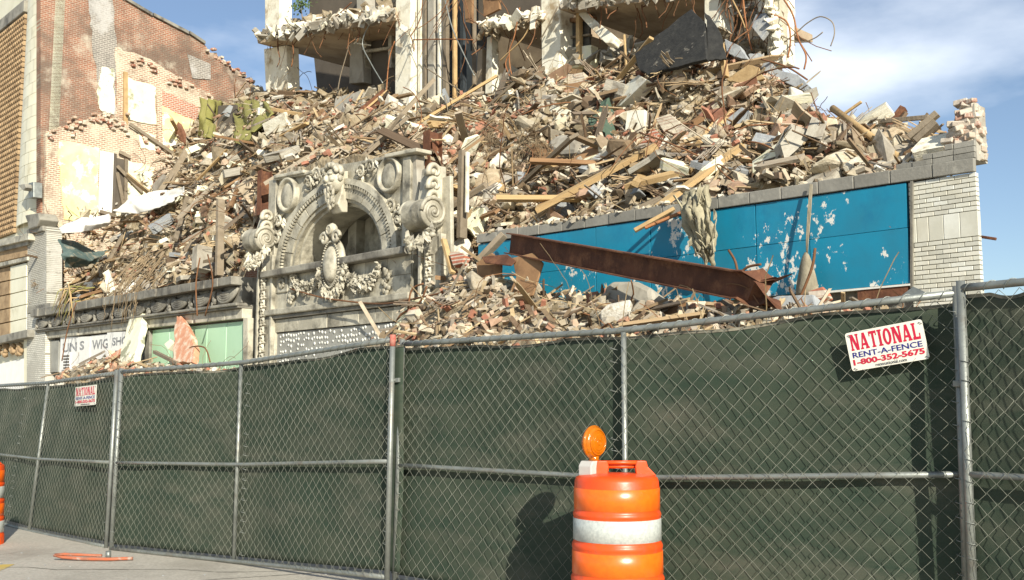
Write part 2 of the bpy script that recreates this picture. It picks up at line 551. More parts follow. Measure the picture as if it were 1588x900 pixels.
M['grey_brick'] = brick_mat('sooty_brick', (.19, .17, .145), (.24, .21, .18), (.40, .37, .31), .225, .085, .016, 'side', patch=(.46, .44, .40), pscale=.6)
M['raw_brick'] = brick_mat('mortar_smeared_brick', (.36, .175, .115), (.27, .14, .095), (.56, .49, .36), .225, .085, .022, 'side', patch=(.55, .485, .36), patch2=(.24, .16, .11), pscale=.9, plo=.42, phi=.62)
M['red_brick'] = brick_mat('red_brick', (.42, .15, .085), (.36, .13, .08), (.52, .44, .34), .225, .085, .016, 'side')
M['pier_brick'] = brick_mat('white_glazed_brick', (.66, .64, .55), (.58, .56, .48), (.26, .24, .19), .24, .075, .010, 'front', patch=(.40, .38, .32), pscale=.7)
M['pier_brick_grey'] = brick_mat('grey_glazed_brick', (.50, .48, .40), (.42, .40, .34), (.17, .155, .12), .24, .075, .010, 'front', patch=(.46, .44, .38), pscale=.7)
M['glazed_brick'] = mat('glazed_brick', (1, 1, 1), (.86, .85, .82), scale=3, rough=.3, bump=.05, spec=.5,
                        ramp=[(.66, .64, .53), (.70, .67, .56), (.55, .53, .44), (.62, .60, .50), (.72, .71, .62), (.60, .57, .46)], dirt=(.30, .27, .20), dscale=1.6, dlo=.6, dhi=.8)
M['mortar'] = mat('dark_mortar', (.20, .185, .15), (.14, .13, .105), scale=6, bump=.3)
M['coping'] = mat('grey_coping_stone', (.27, .255, .215), (.20, .19, .16), scale=2, bump=.2, dirt=(.38, .36, .30), dscale=2, dlo=.55, dhi=.7, rand=.15)
M['green_panel'] = mat('pale_green_panel', (.42, .64, .42), (.45, .66, .45), scale=1.4, rough=.5, bump=.04, rand=.05, dirt=(.4, .45, .3), dscale=1.2, dlo=.62, dhi=.8)
M['dot_panel'] = mat('grey_panel', (.34, .335, .29), (.28, .275, .24), scale=2, bump=.1, dirt=(.22, .21, .18), dscale=1.4)
M['white_dot'] = mat('white_adhesive', (.72, .71, .64), (.6, .59, .52), bump=.1, rand=.1)
M['letter'] = mat('faded_letter', (.16, .165, .17), (.42, .42, .41), scale=9, bump=.1, lo=.4, hi=.62)
M['brown_grille'] = mat('tan_grille', (.42, .30, .17), (.34, .235, .13), scale=3, bump=.2, dirt=(.2, .13, .07), dscale=2)
M['glass'] = mat('dusty_glass', (.06, .06, .055), (.10, .095, .08), rough=.15, bump=.05, spec=.6)

# blue enamel panels: sheets whose blue coat has flaked off in places
bm_ = mat('blue_panel', (.008, .225, .355), (.016, .185, .285), scale=1.2, rough=.38, bump=.04, spec=.5, rand=.05, coord='fs')
N, L = bm_.node_tree.nodes, bm_.node_tree.links
an = N.new('ShaderNodeAttribute'); an.attribute_name = 'fs'
mpv = N.new('ShaderNodeVectorMath'); mpv.operation = 'MULTIPLY'; mpv.inputs[1].default_value = (1.25, 1, .9)
L.new(an.outputs['Vector'], mpv.inputs[0])
def _flake(seed, sc, lo, hi):
    a = N.new('ShaderNodeVectorMath'); a.operation = 'ADD'; a.inputs[1].default_value = (seed, seed, seed)
    L.new(mpv.outputs[0], a.inputs[0])
    n = N.new('ShaderNodeTexNoise'); n.inputs['Scale'].default_value = sc; n.inputs['Detail'].default_value = 11; n.inputs['Roughness'].default_value = .72
    L.new(a.outputs[0], n.inputs['Vector'])
    r = N.new('ShaderNodeMapRange'); r.inputs['From Min'].default_value = lo; r.inputs['From Max'].default_value = hi
    L.new(n.outputs['Fac'], r.inputs['Value'])
    return r.outputs[0]
fa1 = _flake(4.2, .9, .52, .60)
fa2 = _flake(31.0, 5.5, .50, .56)
fm = N.new('ShaderNodeMath'); fm.operation = 'MULTIPLY'
L.new(fa1, fm.inputs[0]); L.new(fa2, fm.inputs[1])
ft_ = N.new('ShaderNodeMapRange'); ft_.inputs['From Min'].default_value = .42; ft_.inputs['From Max'].default_value = .50
L.new(fm.outputs[0], ft_.inputs['Value'])
f1 = ft_.outputs[0]
f2 = _flake(9.1, 2.2, .655, .69)
f3 = _flake(15.0, .6, .55, .75)
src = base_link(bm_)
x0 = N.new('ShaderNodeMix'); x0.data_type = 'RGBA'; x0.inputs['B'].default_value = (.004, .13, .25, 1)
L.new(f3, x0.inputs['Factor']); L.new(src, x0.inputs['A'])
x1 = N.new('ShaderNodeMix'); x1.data_type = 'RGBA'; x1.inputs['B'].default_value = (.28, .14, .07, 1)
L.new(f2, x1.inputs['Factor']); L.new(x0.outputs['Result'], x1.inputs['A'])
x2 = N.new('ShaderNodeMix'); x2.data_type = 'RGBA'; x2.inputs['B'].default_value = (.68, .66, .58, 1)
L.new(f1, x2.inputs['Factor']); L.new(x1.outputs['Result'], x2.inputs['A'])
L.new(x2.outputs['Result'], bm_.node_tree.nodes['Principled BSDF'].inputs['Base Color'])
M['blue'] = bm_
# ------------------------------------------------------------------ ground
G0, GX = -0.02, 0.028                     # the street falls gently towards the far end
def ground_z(x, y):
    return G0 + GX * max(-14.0, min(14.0, x))

g = MB()
xs = [-3000, -300, -60, -14, -7, 0, 7, 14, 60, 300, 3000]
ys = [-400, -60, -10, 0, 10, 20, 60, 300, 3000]
for y in ys:
    for x in xs:
        g.v.append((x, y, ground_z(x, y)))
for j in range(len(ys) - 1):
    for i in range(len(xs) - 1):
        a = j * len(xs) + i
        g.f.append((a, a + 1, a + 1 + len(xs), a + len(xs)))
        g.sm.append(False)
obj('ground', g, M['asphalt'], kind='structure')

# grit on the street
f = MB()
rg = random.Random(5)
for _ in range(170):
    x, y = rg.uniform(-6.5, -1.0), rg.uniform(6.5, 11.5)
    r_ = rg.uniform(.003, .010)
    c_ = Vector((x, y, ground_z(x, y) + r_ * .3))
    f.lump(c_, (r_ * rg.uniform(.8, 1.8), 0, 0), (0, r_ * rg.uniform(.8, 1.8), 0), (0, 0, r_ * .7), .25, 1, False)
obj('street_grit', f, M['grey_concrete'], recalc=False, kind='stuff')
# cracks in the street
M['crack'] = mat('dark_crack', (.09, .08, .065), (.14, .125, .10), scale=9, bump=.2)
f = MB()
for (x, y, dx, dy, n_) in ((-5.6, 9.6, .35, -.10, 16), (-3.6, 7.7, .30, .12, 12), (-6.4, 8.4, .22, .2, 10), (-2.6, 7.1, .28, -.06, 9)):
    pts = []
    for k in range(n_):
        pts.append((x, y))
        x += dx + rg.uniform(-.12, .12); y += dy + rg.uniform(-.12, .12)
    for (p0, p1) in zip(pts, pts[1:]):
        w_ = rg.uniform(.004, .010)
        f.add([(p0[0], p0[1] - w_, ground_z(*p0) + .003), (p1[0], p1[1] - w_, ground_z(*p1) + .003), (p1[0], p1[1] + w_, ground_z(*p1) + .003), (p0[0], p0[1] + w_, ground_z(*p0) + .003)], [(0, 1, 2, 3)])
obj('pavement_crack', f, M['crack'], kind='structure')
# yellow lane line, worn, in the bottom corner of the street
m = MB()
for a, b in [((-40, 899), (12, 876))]:
    def gp(px, py):
        r = ray(px, py)
        p = CAM + r * ((G0 - .2 - CAM.z) / r.z)
        for _ in range(6):
            p = CAM + r * ((ground_z(p.x, p.y) - CAM.z) / r.z)
        return p
    p, q = gp(*a), gp(*b)
    w = (q - p).cross(UP).normalized() * .06
    m.add([p - w + UP * .004, q - w + UP * .004, q + w + UP * .004, p + w + UP * .004], [(0, 1, 2, 3)])
M['yellow_line'] = mat('worn_yellow_paint', (.50, .36, .08), (.38, .31, .20), scale=6, bump=.2)
obj('lane_marking', m, M['yellow_line'], kind='structure')

# ------------------------------------------------------------------ fence
H_FENCE = 1.83
def post_pts(top, bot):
    h = math.hypot(top[0] - bot[0], top[1] - bot[1])
    D = F_PX * H_FENCE / h * 1.0
    return onY(*bot, D), onY(*top, D)

FENCE = {}
def fence_panel(posts, label, mid_t=0.5, foot=None, seed=1, tag_red=False):
    rs = random.Random(seed)
    pp = [post_pts(*p) for p in posts]
    base = pp[0][0].copy()
    base.z = ground_z(base.x, base.y)
    t = thing('chain_link_fence_panel', label, 'fence', base, 'temporary fence panels along the street')
    a0, a1 = pp[0]
    b0, b1 = pp[-1]
    along = (b0 - a0).normalized()
    nrm = along.cross(UP).normalized()
    if nrm.dot(CAM - a0) < 0:
        nrm = -nrm
    def pt(u, v):                      # u across, v up; passes through the middle post
        if len(pp) == 3:
            m0, m1 = pp[1]
            um = (m0 - a0).dot(along) / (b0 - a0).length
            if u < um:
                lo, hi = a0.lerp(m0, u / um), a1.lerp(m1, u / um)
            else:
                k = (u - um) / (1 - um)
                lo, hi = m0.lerp(b0, k), m1.lerp(b1, k)
        else:
            lo, hi = a0.lerp(b0, u), a1.lerp(b1, u)
        return lo.lerp(hi, v)
    L_ = (b0 - a0).length
    for i, (p0, p1) in enumerate(pp):
        ends = i in (0, len(pp) - 1)
        d = (p1 - p0).normalized()
        r = .021 if ends else .017
        mb = MB().tube([p0 - d * (.03 if ends else 0), p1 + d * (.035 if ends else -.01)], r, 14)
        po = obj('post', mb, M['galv'], t)
        if tag_red and i == len(pp) - 1:
            obj('paint_mark', MB().tube([p1 - d * .05, p1 + d * .037], r + .0015, 14), M['red_paint'], po)
    for v, r in ((1.0, .019), (mid_t, .0165), (0.035, .018)):
        segs = [pt(k / 8, v) for k in range(9)]
        obj('rail', MB().tube(segs, r, 12), M['galv'], t)
    # woven wire
    pitch = .094
    cols = max(3, int(L_ / (pitch * .53)))
    rows = int((H_FENCE - .05) / pitch)
    mb = MB()
    for c in range(cols):
        pts = []
        sway = rs.uniform(-.006, .006)
        for k in range(rows * 2 + 1):
            v = .03 + (.985 - .03) * k / (rows * 2)
            du = (.5 if (k + c) % 2 else -.5) * 1.03
            ww = .014 * math.sin(c * .37 + seed) * math.sin(k * .21 + seed * 2) + .010 * math.sin(k * .13 + c * .11)
            u = (c + .5 + du + ww * 8) / cols
            u = min(max(u, .002), .998)
            pts.append(pt(u, v) + nrm * (.020 + (.0035 if (k + c) % 2 else -.0035) + ww * .8) + UP * rs.uniform(-.003, .003))
        mb.tube(pts, .0015, 5, caps=False)
    obj('chain_link_mesh', mb, M['wire'], t, recalc=False, kind='stuff')
    # mesh tails that wrap the top rail
    mb = MB()
    rd = .023
    for c in range(0, cols, 2):
        u = (c + .15) / cols
        p, q = pt(u, 1.0), pt(min(u + .035 / L_ * 2, 1), 1.0)
        ring = []
        for k in range(10):
            an_ = -1.9 + 4.4 * k / 9
            ring.append(p.lerp(q, k / 9) + (nrm * math.cos(an_) + UP * math.sin(an_)) * rd)
        mb.tube(ring, .0026, 4, caps=False)
    for u_ in [i / max(1, len(pp) - 1) for i in range(len(pp))]:
        u_ = min(max(u_, .004), .996)
        for k in range(rows):
            if rs.random() < .75:
                v = .05 + .93 * (k + rs.uniform(.2, .6)) / rows
                p = pt(u_, v)
                ring = [p + (along * math.cos(q) + nrm * math.sin(q)) * .0235 + UP * (.02 * (j / 8 - .5)) for j, q in enumerate(np.linspace(-.4, 3.6, 9))]
                mb.tube(ring, .0022, 4, caps=False)
    obj('wire_tie', mb, M['galv'], t, recalc=False, kind='stuff')
    # privacy cloth tied behind the mesh: hangs in slack waves
    nu, nv = 72, 34
    mb = MB()
    hm = MB()
    def cloth(u, v):
        sag = .036 + .016 * abs(math.sin(u * math.pi * 5 + seed)) + .012 * math.sin(u * 17 + seed)
        vt = 1.0 - sag * .5 / 1.0
        vv = .055 + (vt - .055) * v
        p = pt(-.022 + 1.044 * u, vv)
        q = Vector((p.x * 1.3, p.y * 1.3, p.z * .7 + seed * 3.1))
        b = mnoise.noise(q) * .028 + mnoise.noise(q * 3.1) * .008 + .022 * math.sin(math.pi * v) ** 2
        return p - nrm * (.030 + max(0.0, b) + .006)
    for j in range(nv + 1):
        for i in range(nu + 1):
            mb.v.append(tuple(cloth(i / nu, j / nv)))
    for j in range(nv):
        for i in range(nu):
            a = j * (nu + 1) + i
            mb.f.append((a, a + 1, a + nu + 2, a + nu + 1))
            mb.sm.append(True)
    cl = obj('privacy_screen', mb, M['screen'], t, recalc=False)
    so = cl.modifiers.new('thickness', 'SOLIDIFY')
    so.thickness = .002
    hp = [cloth(i / nu, .992) + nrm * .003 for i in range(nu + 1)]
    hq = [cloth(i / nu, 1.0) + nrm * .003 + UP * .004 for i in range(nu + 1)]
    for i in range(nu):
        hm.add([hp[i], hp[i + 1], hq[i + 1], hq[i]], [(0, 1, 2, 3)])
    obj('screen_hem', hm, M['hem'], t)
    return t, pt, nrm, along

P_A = [((-58, 602), (-92, 792)), ((75, 594), (44, 832)), ((181, 579), (164, 858))]
P_B = [((188, 577), (172, 861)), ((374, 563), (362, 882)), ((609, 527), (600, 909))]
P_C = [((624, 534), (612, 914)), ((967, 513), (972, 978)), ((1484, 455), (1503, 1028))]
P_D = [((1490, 447), (1513, 1036)), ((1850, 412), (1900, 1120))]
fa = fence_panel(P_A, 'farthest chain link fence panel with leaning middle post and small white sign', .5, seed=1)
fb = fence_panel(P_B, 'chain link fence panel standing over the orange foot with red-tipped end post', .5, seed=2, tag_red=True)
fc = fence_panel(P_C, 'wide chain link fence panel behind the orange drum, holding the tilted sign', .5, seed=3)
fd = fence_panel(P_D, 'nearest chain link fence panel, cut off by the picture edge', .5, seed=4)

def clamp(px, py, panel, label_parent):
    p = panel[1]
    D = post_pts(*P_C[0])[0].y if px < 1000 else post_pts(*P_C[2])[0].y
    c = onY(px, py, D - .02)
    mb = MB().box(c, panel[3] * .042, panel[2] * .026, UP * .016)
    mb.tube([c + panel[2] * .02, c + panel[2] * .04], .011, 6, smooth=False)
    obj('clamp', mb, M['galv'], panel[0], bevel=.003)
clamp(616, 590, fc, None)
clamp(1494, 595, fd, None)

# ------------------------------------------------------------------ signs on the fence
def text_mesh(body, size, M4, bold=0.0, xs=1.0, ex=.0008):
    cu = bpy.data.curves.new('lettering', 'FONT')
    cu.body = body
    cu.size = size
    cu.align_x = 'CENTER'
    cu.align_y = 'CENTER'
    cu.extrude = ex
    cu.offset = bold
    cu.resolution_u = 3
    to = bpy.data.objects.new('lettering', cu)
    COL.objects.link(to)
    dg = bpy.context.evaluated_depsgraph_get()
    me = to.evaluated_get(dg).to_mesh()
    X = Matrix.Diagonal((xs, 1, 1, 1))
    mb = MB()
    mb.v = [tuple(M4 @ (X @ v.co)) for v in me.vertices]
    mb.f = [tuple(p.vertices) for p in me.polygons]
    mb.sm = [False] * len(mb.f)
    to.to_mesh_clear()
    bpy.data.objects.remove(to)
    bpy.data.curves.remove(cu)
    return mb

def fit_text(body, w, h, M4, bold=0.0):
    """Lettering stretched to w by h metres, centred on M4's origin."""
    mb = text_mesh(body, 1.0, Matrix.Identity(4), bold)
    v = np.array(mb.v)
    lo, hi = v.min(0), v.max(0)
    v = (v - (lo + hi) / 2) * np.array([w / (hi[0] - lo[0]), h / (hi[1] - lo[1]), 1])
    mb.v = [tuple(M4 @ Vector(p)) for p in v]
    return mb

# slab-serif capitals drawn as strokes on a 0..1 box
def slab_letter(ch):
    B = []
    st, sf = .26, .13
    def rect(x0, y0, x1, y1):
        B.append([(x0, y0), (x1, y0), (x1, y1), (x0, y1)])
    def par(xa, xb, w, y0=0.0, y1=1.0):
        B.append([(xa, y0), (xa + w, y0), (xb + w, y1), (xb, y1)])
    if ch == 'N':
        rect(.06, 0, .26, 1); rect(.74, 0, .94, 1); par(.62, .10, .30)
        rect(0, 0, .34, .1); rect(0, .9, .28, 1.0); rect(.66, .9, 1, 1)
    elif ch == 'A':
        par(.06, .38, .16); par(.68, .36, .28); rect(.22, .22, .78, .36)
        rect(0, 0, .34, .1); rect(.58, 0, 1, .1)
    elif ch == 'T':
        rect(.36, 0, .64, 1); rect(.02, .84, .98, 1); rect(.02, .70, .14, .86); rect(.86, .70, .98, .86); rect(.26, 0, .74, .1)
    elif ch == 'I':
        rect(.22, 0, .78, 1); rect(0, 0, 1, .1); rect(0, .9, 1, 1)
    elif ch == 'L':
        rect(.10, 0, .40, 1); rect(0, 0, .98, .16); rect(.84, .1, .98, .36); rect(0, .9, .52, 1)
    elif ch == 'O':
        n = 18
        for k in range(n):
            a, b = 2 * math.pi * k / n, 2 * math.pi * (k + 1) / n
            f = lambda q, kx, ky: (.5 + kx * math.cos(q), .5 + ky * math.sin(q))
            B.append([f(a, .5, .51), f(b, .5, .51), f(b, .2, .36), f(a, .2, .36)])
    return B

def fence_sign(corners, D0, D1, label, red_faded=False):
    """corners: pixel sight lines of the plate: top-left, top-right, bottom-right, bottom-left."""
    tl, tr, br, bl = [onY(c[0], c[1], d) for c, d in zip(corners, (D0, D1, D1, D0))]
    c = (tl + tr + br + bl) / 4
    X = ((tr - tl) + (br - bl)).normalized()
    Y = ((tl - bl) + (tr - br)).normalized()
    Y = (Y - X * Y.dot(X)).normalized()
    Z = X.cross(Y)
    w = ((tr - tl).length + (br - bl).length) / 2
    h = ((tl - bl).length + (tr - br).length) / 2
    A = Matrix((X, Y, Z)).transposed().to_4x4()
    A.translation = c
    t = thing('fence_sign', label, 'sign', c - Y * h / 2)
    def tr_(x, y, z=0.0):
        return A @ Vector((x * w, y * h, z))
    # plate with rounded corners
    out = []
    rc = .014
    for sx, sy, q0 in ((1, 1, 0), (-1, 1, 90), (-1, -1, 180), (1, -1, 270)):
        for k in range(5):
            q = R(q0 + 22.5 * k)
            out.append(A @ Vector((sx * (w / 2 - rc) + rc * math.cos(q), sy * (h / 2 - rc) + rc * math.sin(q), 0)))
    obj('plate', MB().prism(out, -Z * .003), M['sign_white'], t)
    mb = MB()
    widths = {'N': 1.0, 'A': 1.0, 'T': .88, 'I': .48, 'O': .92, 'L': .82}
    word = 'NATIONAL'
    tot = sum(widths[ch] for ch in word) + .10 * (len(word) - 1)
    x = -.45
    sc = .90 / tot
    zz = 0
    for ch in word:
        for poly in slab_letter(ch):
            zz += 1
            mb.prism([A @ Vector(((x + p[0] * widths[ch] * sc) * w, (.02 + p[1] * .42) * h, .0010 + .00003 * (zz % 9))) for p in poly], -Z * .0008)
        x += (widths[ch] + .10) * sc
    obj('lettering', mb, M['sign_red'], t)
    B = A.copy(); B.translation = tr_(0.0, -.10, .0010)
    obj('lettering', fit_text('RENT-A-FENCE', .90 * w, .145 * h, B, .012), M['sign_blue'], t)
    B = A.copy(); B.translation = tr_(0.0, -.285, .0010)
    obj('lettering', fit_text('1-800-352-5675', .92 * w, .155 * h, B, .035), M['sign_red'], t)
    B = A.copy(); B.translation = tr_(0.02, -.425, .0010)
    obj('lettering', fit_text('rentnational.com', .40 * w, .085 * h, B, .0), M['sign_grey'], t)
    for sx, sy in ((-.46, .43), (.46, .43), (.46, -.43), (-.46, -.43)):
        p = tr_(sx, sy)
        obj('tie', MB().tube([p - Z * .02, p + Z * .004, p + Z * .005 + X * .012 - Y * .008, p - Z * .02 + X * .014 - Y * .01], .002, 5), M['sign_grey'], t)
    return t
def fence_depth(panel, px, v=.5):
    best = None
    for k in range(101):
        p = panel[1](k / 100, v)
        x = CX + F_PX * p.x / (p.y * cp + (p.z - CAM.z) * sp)
        if best is None or abs(x - px) < best[0]:
            best = (abs(x - px), p + panel[2] * .042)
    return best[1].y
D_a, D_b = fence_depth(fc, 1311, .8), fence_depth(fc, 1436, .8)
fence_sign([(1310.5, 517), (1431, 495), (1440, 556), (1321, 577)], D_a, D_b, 'white sign tilted on the fence with red and blue lettering and phone number')
D_a, D_b = fence_depth(fa, 116, .8), fence_depth(fa, 150, .8)
fence_sign([(117, 600.5), (150, 597), (148, 627.5), (115.5, 631)], D_a, D_b, 'small far white fence sign with red lettering beside the leaning post')

# ------------------------------------------------------------------ fence foot
t0 = post_pts(*P_A[2])[0]
def gpt(px, py, dz=0.0):
    r = ray(px, py)
    p = CAM + r * ((-.2 - CAM.z) / r.z)
    for _ in range(8):
        p = CAM + r * ((ground_z(p.x, p.y) + dz - CAM.z) / r.z)
    return p
q = [gpt(84, 861, .05), gpt(98, 864.5, .03), gpt(130, 867, .02), gpt(170, 867.5, .02), gpt(206, 866, .02)]
q2 = [gpt(84, 861, .05), gpt(100, 859.5, .06), gpt(130, 861, .05), gpt(158, 862, .04)]
ft = thing('fence_stand', 'flat orange tubular fence foot lying under the joint of two panels', 'fence stand', gpt(130, 868))
obj('tube', MB().tube(q, .015, 10), M['orange_paint'], ft)
obj('tube', MB().tube(q2, .013, 10), M['orange_paint'], ft)
obj('socket', MB().tube([gpt(168, 867, .01), gpt(168, 855, .08)], .025, 10), M['galv'], ft)

# ------------------------------------------------------------------ traffic drums
def drum(base, label, detail=True):
    t = thing('traffic_drum', label, 'traffic drum', base, 'orange traffic drums')
    b = Vector(base)
    n = 48
    X = Vector((1, 0, 0))
    # stepped polyethylene body: four rings that widen downward
    k = 1.0
    prof = [(.0, .918), (.12, .918), (.150, .916), (.205, .908), (.228, .898), (.236, .878), (.238, .845), (.2395, .84), (.2395, .724), (.239, .716),
            (.2425, .709), (.2465, .702), (.2470, .690), (.2440, .684), (.2445, .676), (.2450, .556),
            (.2440, .548), (.2500, .538), (.2535, .530), (.2535, .514), (.2500, .507), (.2515, .500), (.2525, .376),
            (.2510, .368), (.2570, .358), (.2600, .350), (.2600, .335), (.2560, .327), (.2580, .320), (.2590, .200),
            (.2570, .190), (.2640, .180), (.2680, .170), (.2680, .05), (.290, .045), (.290, .02)]
    obj('body', MB().lathe(b, UP, X, prof, n), M['drum'], t)
    obj('sheeting_band', MB().lathe(b, UP, X, [(.2395, .842), (.2412, .841), (.2412, .725), (.2395, .724)], n), M['drum_sheet'], t)
    obj('sheeting_band', MB().lathe(b, UP, X, [(.2448, .676), (.2466, .675), (.2470, .557), (.2450, .556)], n), M['drum_white'], t)
    obj('sheeting_band', MB().lathe(b, UP, X, [(.2513, .499), (.2531, .498), (.2541, .378), (.2523, .377)], n), M['drum_sheet'], t)
    obj('sheeting_band', MB().lathe(b, UP, X, [(.2578, .320), (.2596, .319), (.2606, .201), (.2588, .200)], n), M['drum_white'], t)
    obj('base_ring', MB().lathe(b, UP, X, [(.26, .055), (.36, .05), (.40, .03), (.40, .0), (.26, .0)], n), M['rubber'], t)
    # moulded handle: two A-shaped cheeks and a grip
    for sx, wd in ((-1, .05), (1, .05)):
        x = .11 * sx + .03
        cheek = [b + Vector((x - .075 * (sx < 0) - .03 * (sx > 0) - .0, -.02, .905)), b + Vector((x + .03 * (sx < 0) + .085 * (sx > 0), -.02, .905)),
                 b + Vector((x + .036, -.02, .955)), b + Vector((x + .028, -.02, .988)), b + Vector((x - .028, -.02, .988)), b + Vector((x - .036, -.02, .955))]
        obj('handle_bracket', MB().prism(cheek, (0, .05, 0)), M['drum'], t, bevel=.006)
    for dz, dy in ((.978, -.005), (.955, .02)):
        obj('grip', MB().tube([b + Vector((-.10, dy, dz)), b + Vector((.15, dy, dz))], .0115, 12), M['drum'], t)
    return t
D_DR = 5.9
dtop = onY(956, 735, D_DR)
dz = dtop.z - .915
DB = Vector((dtop.x, D_DR, dz))
drum(DB, 'large orange and white traffic drum carrying an amber light, before the fence')
lt = onY(-31, 718, 11.0)
drum(Vector((lt.x, 11.0, lt.z - .92)), 'far orange traffic drum, mostly cut off by the picture edge')

# flashing warning lamp on the near drum
lb = DB + Vector((-.140, 0.02, .905))
wlmp = thing('warning_light', 'amber round warning light with grey battery case on the drum', 'warning light', lb)
zr = Matrix.Rotation(R(48), 3, 'Z')
ux, uy = zr @ Vector((1, 0, 0)), zr @ Vector((0, 1, 0))
case = [(-.062, 0), (.062, 0), (.062, .055), (.040, .082), (-.040, .082), (-.062, .055)]
obj('battery_case', MB().prism([lb + ux * x - uy * .045 + UP * z for x, z in case], uy * .09), M['grey_plastic'], wlmp, bevel=.006)
lc = lb + Vector((.015, 0, .185))
obj('lens_stem', MB().tube([lb + UP * .08 + Vector((.015, 0, 0)), lb + UP * .11 + Vector((.015, 0, 0))], .03, 14), M['amber'], wlmp)
ax_ = zr @ Vector((0.0, -1, 0))
obj('lens', MB().lathe(lc, ax_, UP, [(.0, .040), (.03, .040), (.058, .035), (.080, .026), (.088, .014), (.088, .008), (.096, .006), (.096, -.006), (.088, -.008), (.088, -.014), (.080, -.026), (.058, -.035), (.03, -.040), (.0, -.040)], 32), M['amber'], wlmp)
rr = MB()
for rad in (.014, .028, .042, .056, .070):
    rr.tube([lc + ax_ * (.041 - rad * .12) + (UP * math.cos(q) + ax_.cross(UP) * math.sin(q)) * rad for q in np.linspace(0, 2 * math.pi, 25)], .0036, 5, caps=False)
obj('lens_ring', rr, M['amber'], wlmp)
# ------------------------------------------------------------------ low wing with the blue panels
def top_wing(px):                                   # foot of the coping, seen line
    return interp([(735, 388), (840, 362), (1108, 325), (1412, 281), (1520, 263)], px)
def s_at(px, py=400, o=0.0):
    return onf(px, py, o)[0]
sR, sL = s_at(1520), s_at(742)
wing_base = W(sR, 0, ground_z(*W(sR, 0, 0).xy))
wing = thing('low_shop_wing', 'one-storey wall of blue panels ending in a pale glazed brick pier', 'building', wing_base)
def z_top(s):                                       # height of the coping's foot along the wing
    a, b = onf(1412, 281), onf(1108, 325)
    return lerp(a[1], b[1], (s - a[0]) / (b[0] - a[0]))
GZ = -0.6
# the lot ends in a sharp corner, so the wall thins towards its end
plan = [(sR + .01, -.075), (sL, -.075), (sL, -.45), (sR + .62, -.45), (sR + .06, -.09)]
zlo = z_top(sL)
obj('wall', MB().prism([W(s, o, GZ) for s, o in plan], UP * (z_top(sR) - .03 - GZ)) if False else MB().add(
    [W(s, o, GZ) for s, o in plan] + [W(s, o, z_top(s) - .03) for s, o in plan],
    [(4, 3, 2, 1, 0), (5, 6, 7, 8, 9)] + [(i, (i + 1) % 5, (i + 1) % 5 + 5, i + 5) for i in range(5)]), M['mortar'], wing)
# coping stones
cs = sR
rs = random.Random(3)
i = 0
while cs < sL - .2:
    w = .62 + rs.uniform(-.05, .05)
    e = min(cs + w, sL)
    zz = z_top(cs)
    h = .19 + rs.uniform(-.01, .01)
    if 9 < i and rs.random() < .18:
        cs = e; i += 1
        continue
    obj('coping_stone', MB().fprism([(cs + .006, z_top(cs)), (e - .006, z_top(e)), (e - .006, z_top(e) + h), (cs + .006, z_top(cs) + h)], .05 + rs.uniform(-.012, .012), -.45 if i else -.04), M['coping'], wing, bevel=.01)
    cs = e
    i += 1
# extra grey courses over the pier
for r_, (wid, o_) in enumerate(((1.15, 0), (.75, .1), (.42, .05))):
    k = 0.0
    while k < wid:
        e = min(k + .3, wid)
        z0 = z_top(sR + k) + .20 + r_ * .085
        obj('brick', MB().fbox(sR + k + .004, sR + e - .004, z0, z0 + .078, .0 + rs.uniform(-.01, .01), -.30 if k > .2 else -.06), M['coping'], wing, bevel=.006)
        k = e
# pier of glazed bricks
sP = s_at(1413)
zt = z_top((sR + sP) / 2) - .0
bl_cache = {}
def brick_mesh(w, h, d, bev=.004):
    key = (round(w, 3), round(h, 3), round(d, 3))
    if key not in bl_cache:
        bmx = bmesh.new()
        bmesh.ops.create_cube(bmx, size=1)
        for v in bmx.verts:
            v.co = Vector((v.co.x * w, v.co.y * d, v.co.z * h))
        bmesh.ops.bevel(bmx, geom=list(bmx.edges), offset=bev, segments=1, affect='EDGES')
        me = bpy.data.meshes.new('brick')
        bmx.to_mesh(me)
        bmx.free()
        me.materials.append(M['glazed_brick'])
        bl_cache[key] = me
    return bl_cache[key]
WALL_ROT = Matrix((DV, -NV, UP)).transposed().to_4x4()
def put(me, name, s, o, z, parent, rot=None, material=None):
    ob = bpy.data.objects.new(name, me)
    COL.objects.link(ob)
    ob.parent = parent
    mtx = WALL_ROT.copy() if rot is None else rot.copy()
    mtx.translation = W(s, o, z) - Vector(parent['_base'])
    ob.matrix_local = mtx
    if material:
        ob.material_slots[0].link = 'OBJECT'
        ob.material_slots[0].material = material
    return ob
bw, bh = .205, .0665
pw = sP - sR
zb_lo = onf(1465, 372)[1]
zb_hi = onf(1465, 331)[1]
row = 0
z = zt - .012
while z > onf(1465, 520)[1]:
    if zb_lo < z <= zb_hi + .01:
        n = 5
        hh = z - zb_lo
        e = [0, .26, .50, .72, .90, 1.0]
        for k in range(n):
            s0, s1 = sR + pw * e[k], sR + pw * e[k + 1]
            put(brick_mesh(s1 - s0 - .008, hh - .008, .09), 'tile', (s0 + s1) / 2, -.045 + rs.uniform(-.002, .002), z - hh / 2, wing)
        z = zb_lo
        continue
    off_ = 0 if row % 2 else -.5
    k = off_
    zr_ = z - .004 * 0
    while k * bw < pw:
        s0, s1 = max(0, k * bw), min(pw, (k + 1) * bw)
        if s1 - s0 > .03:
            put(brick_mesh(s1 - s0 - .008, bh - .009, .09), 'brick', sR + (s0 + s1) / 2, -.045 + rs.uniform(-.003, .003), z - bh / 2, wing)
        k += 1
    z -= bh
    row += 1
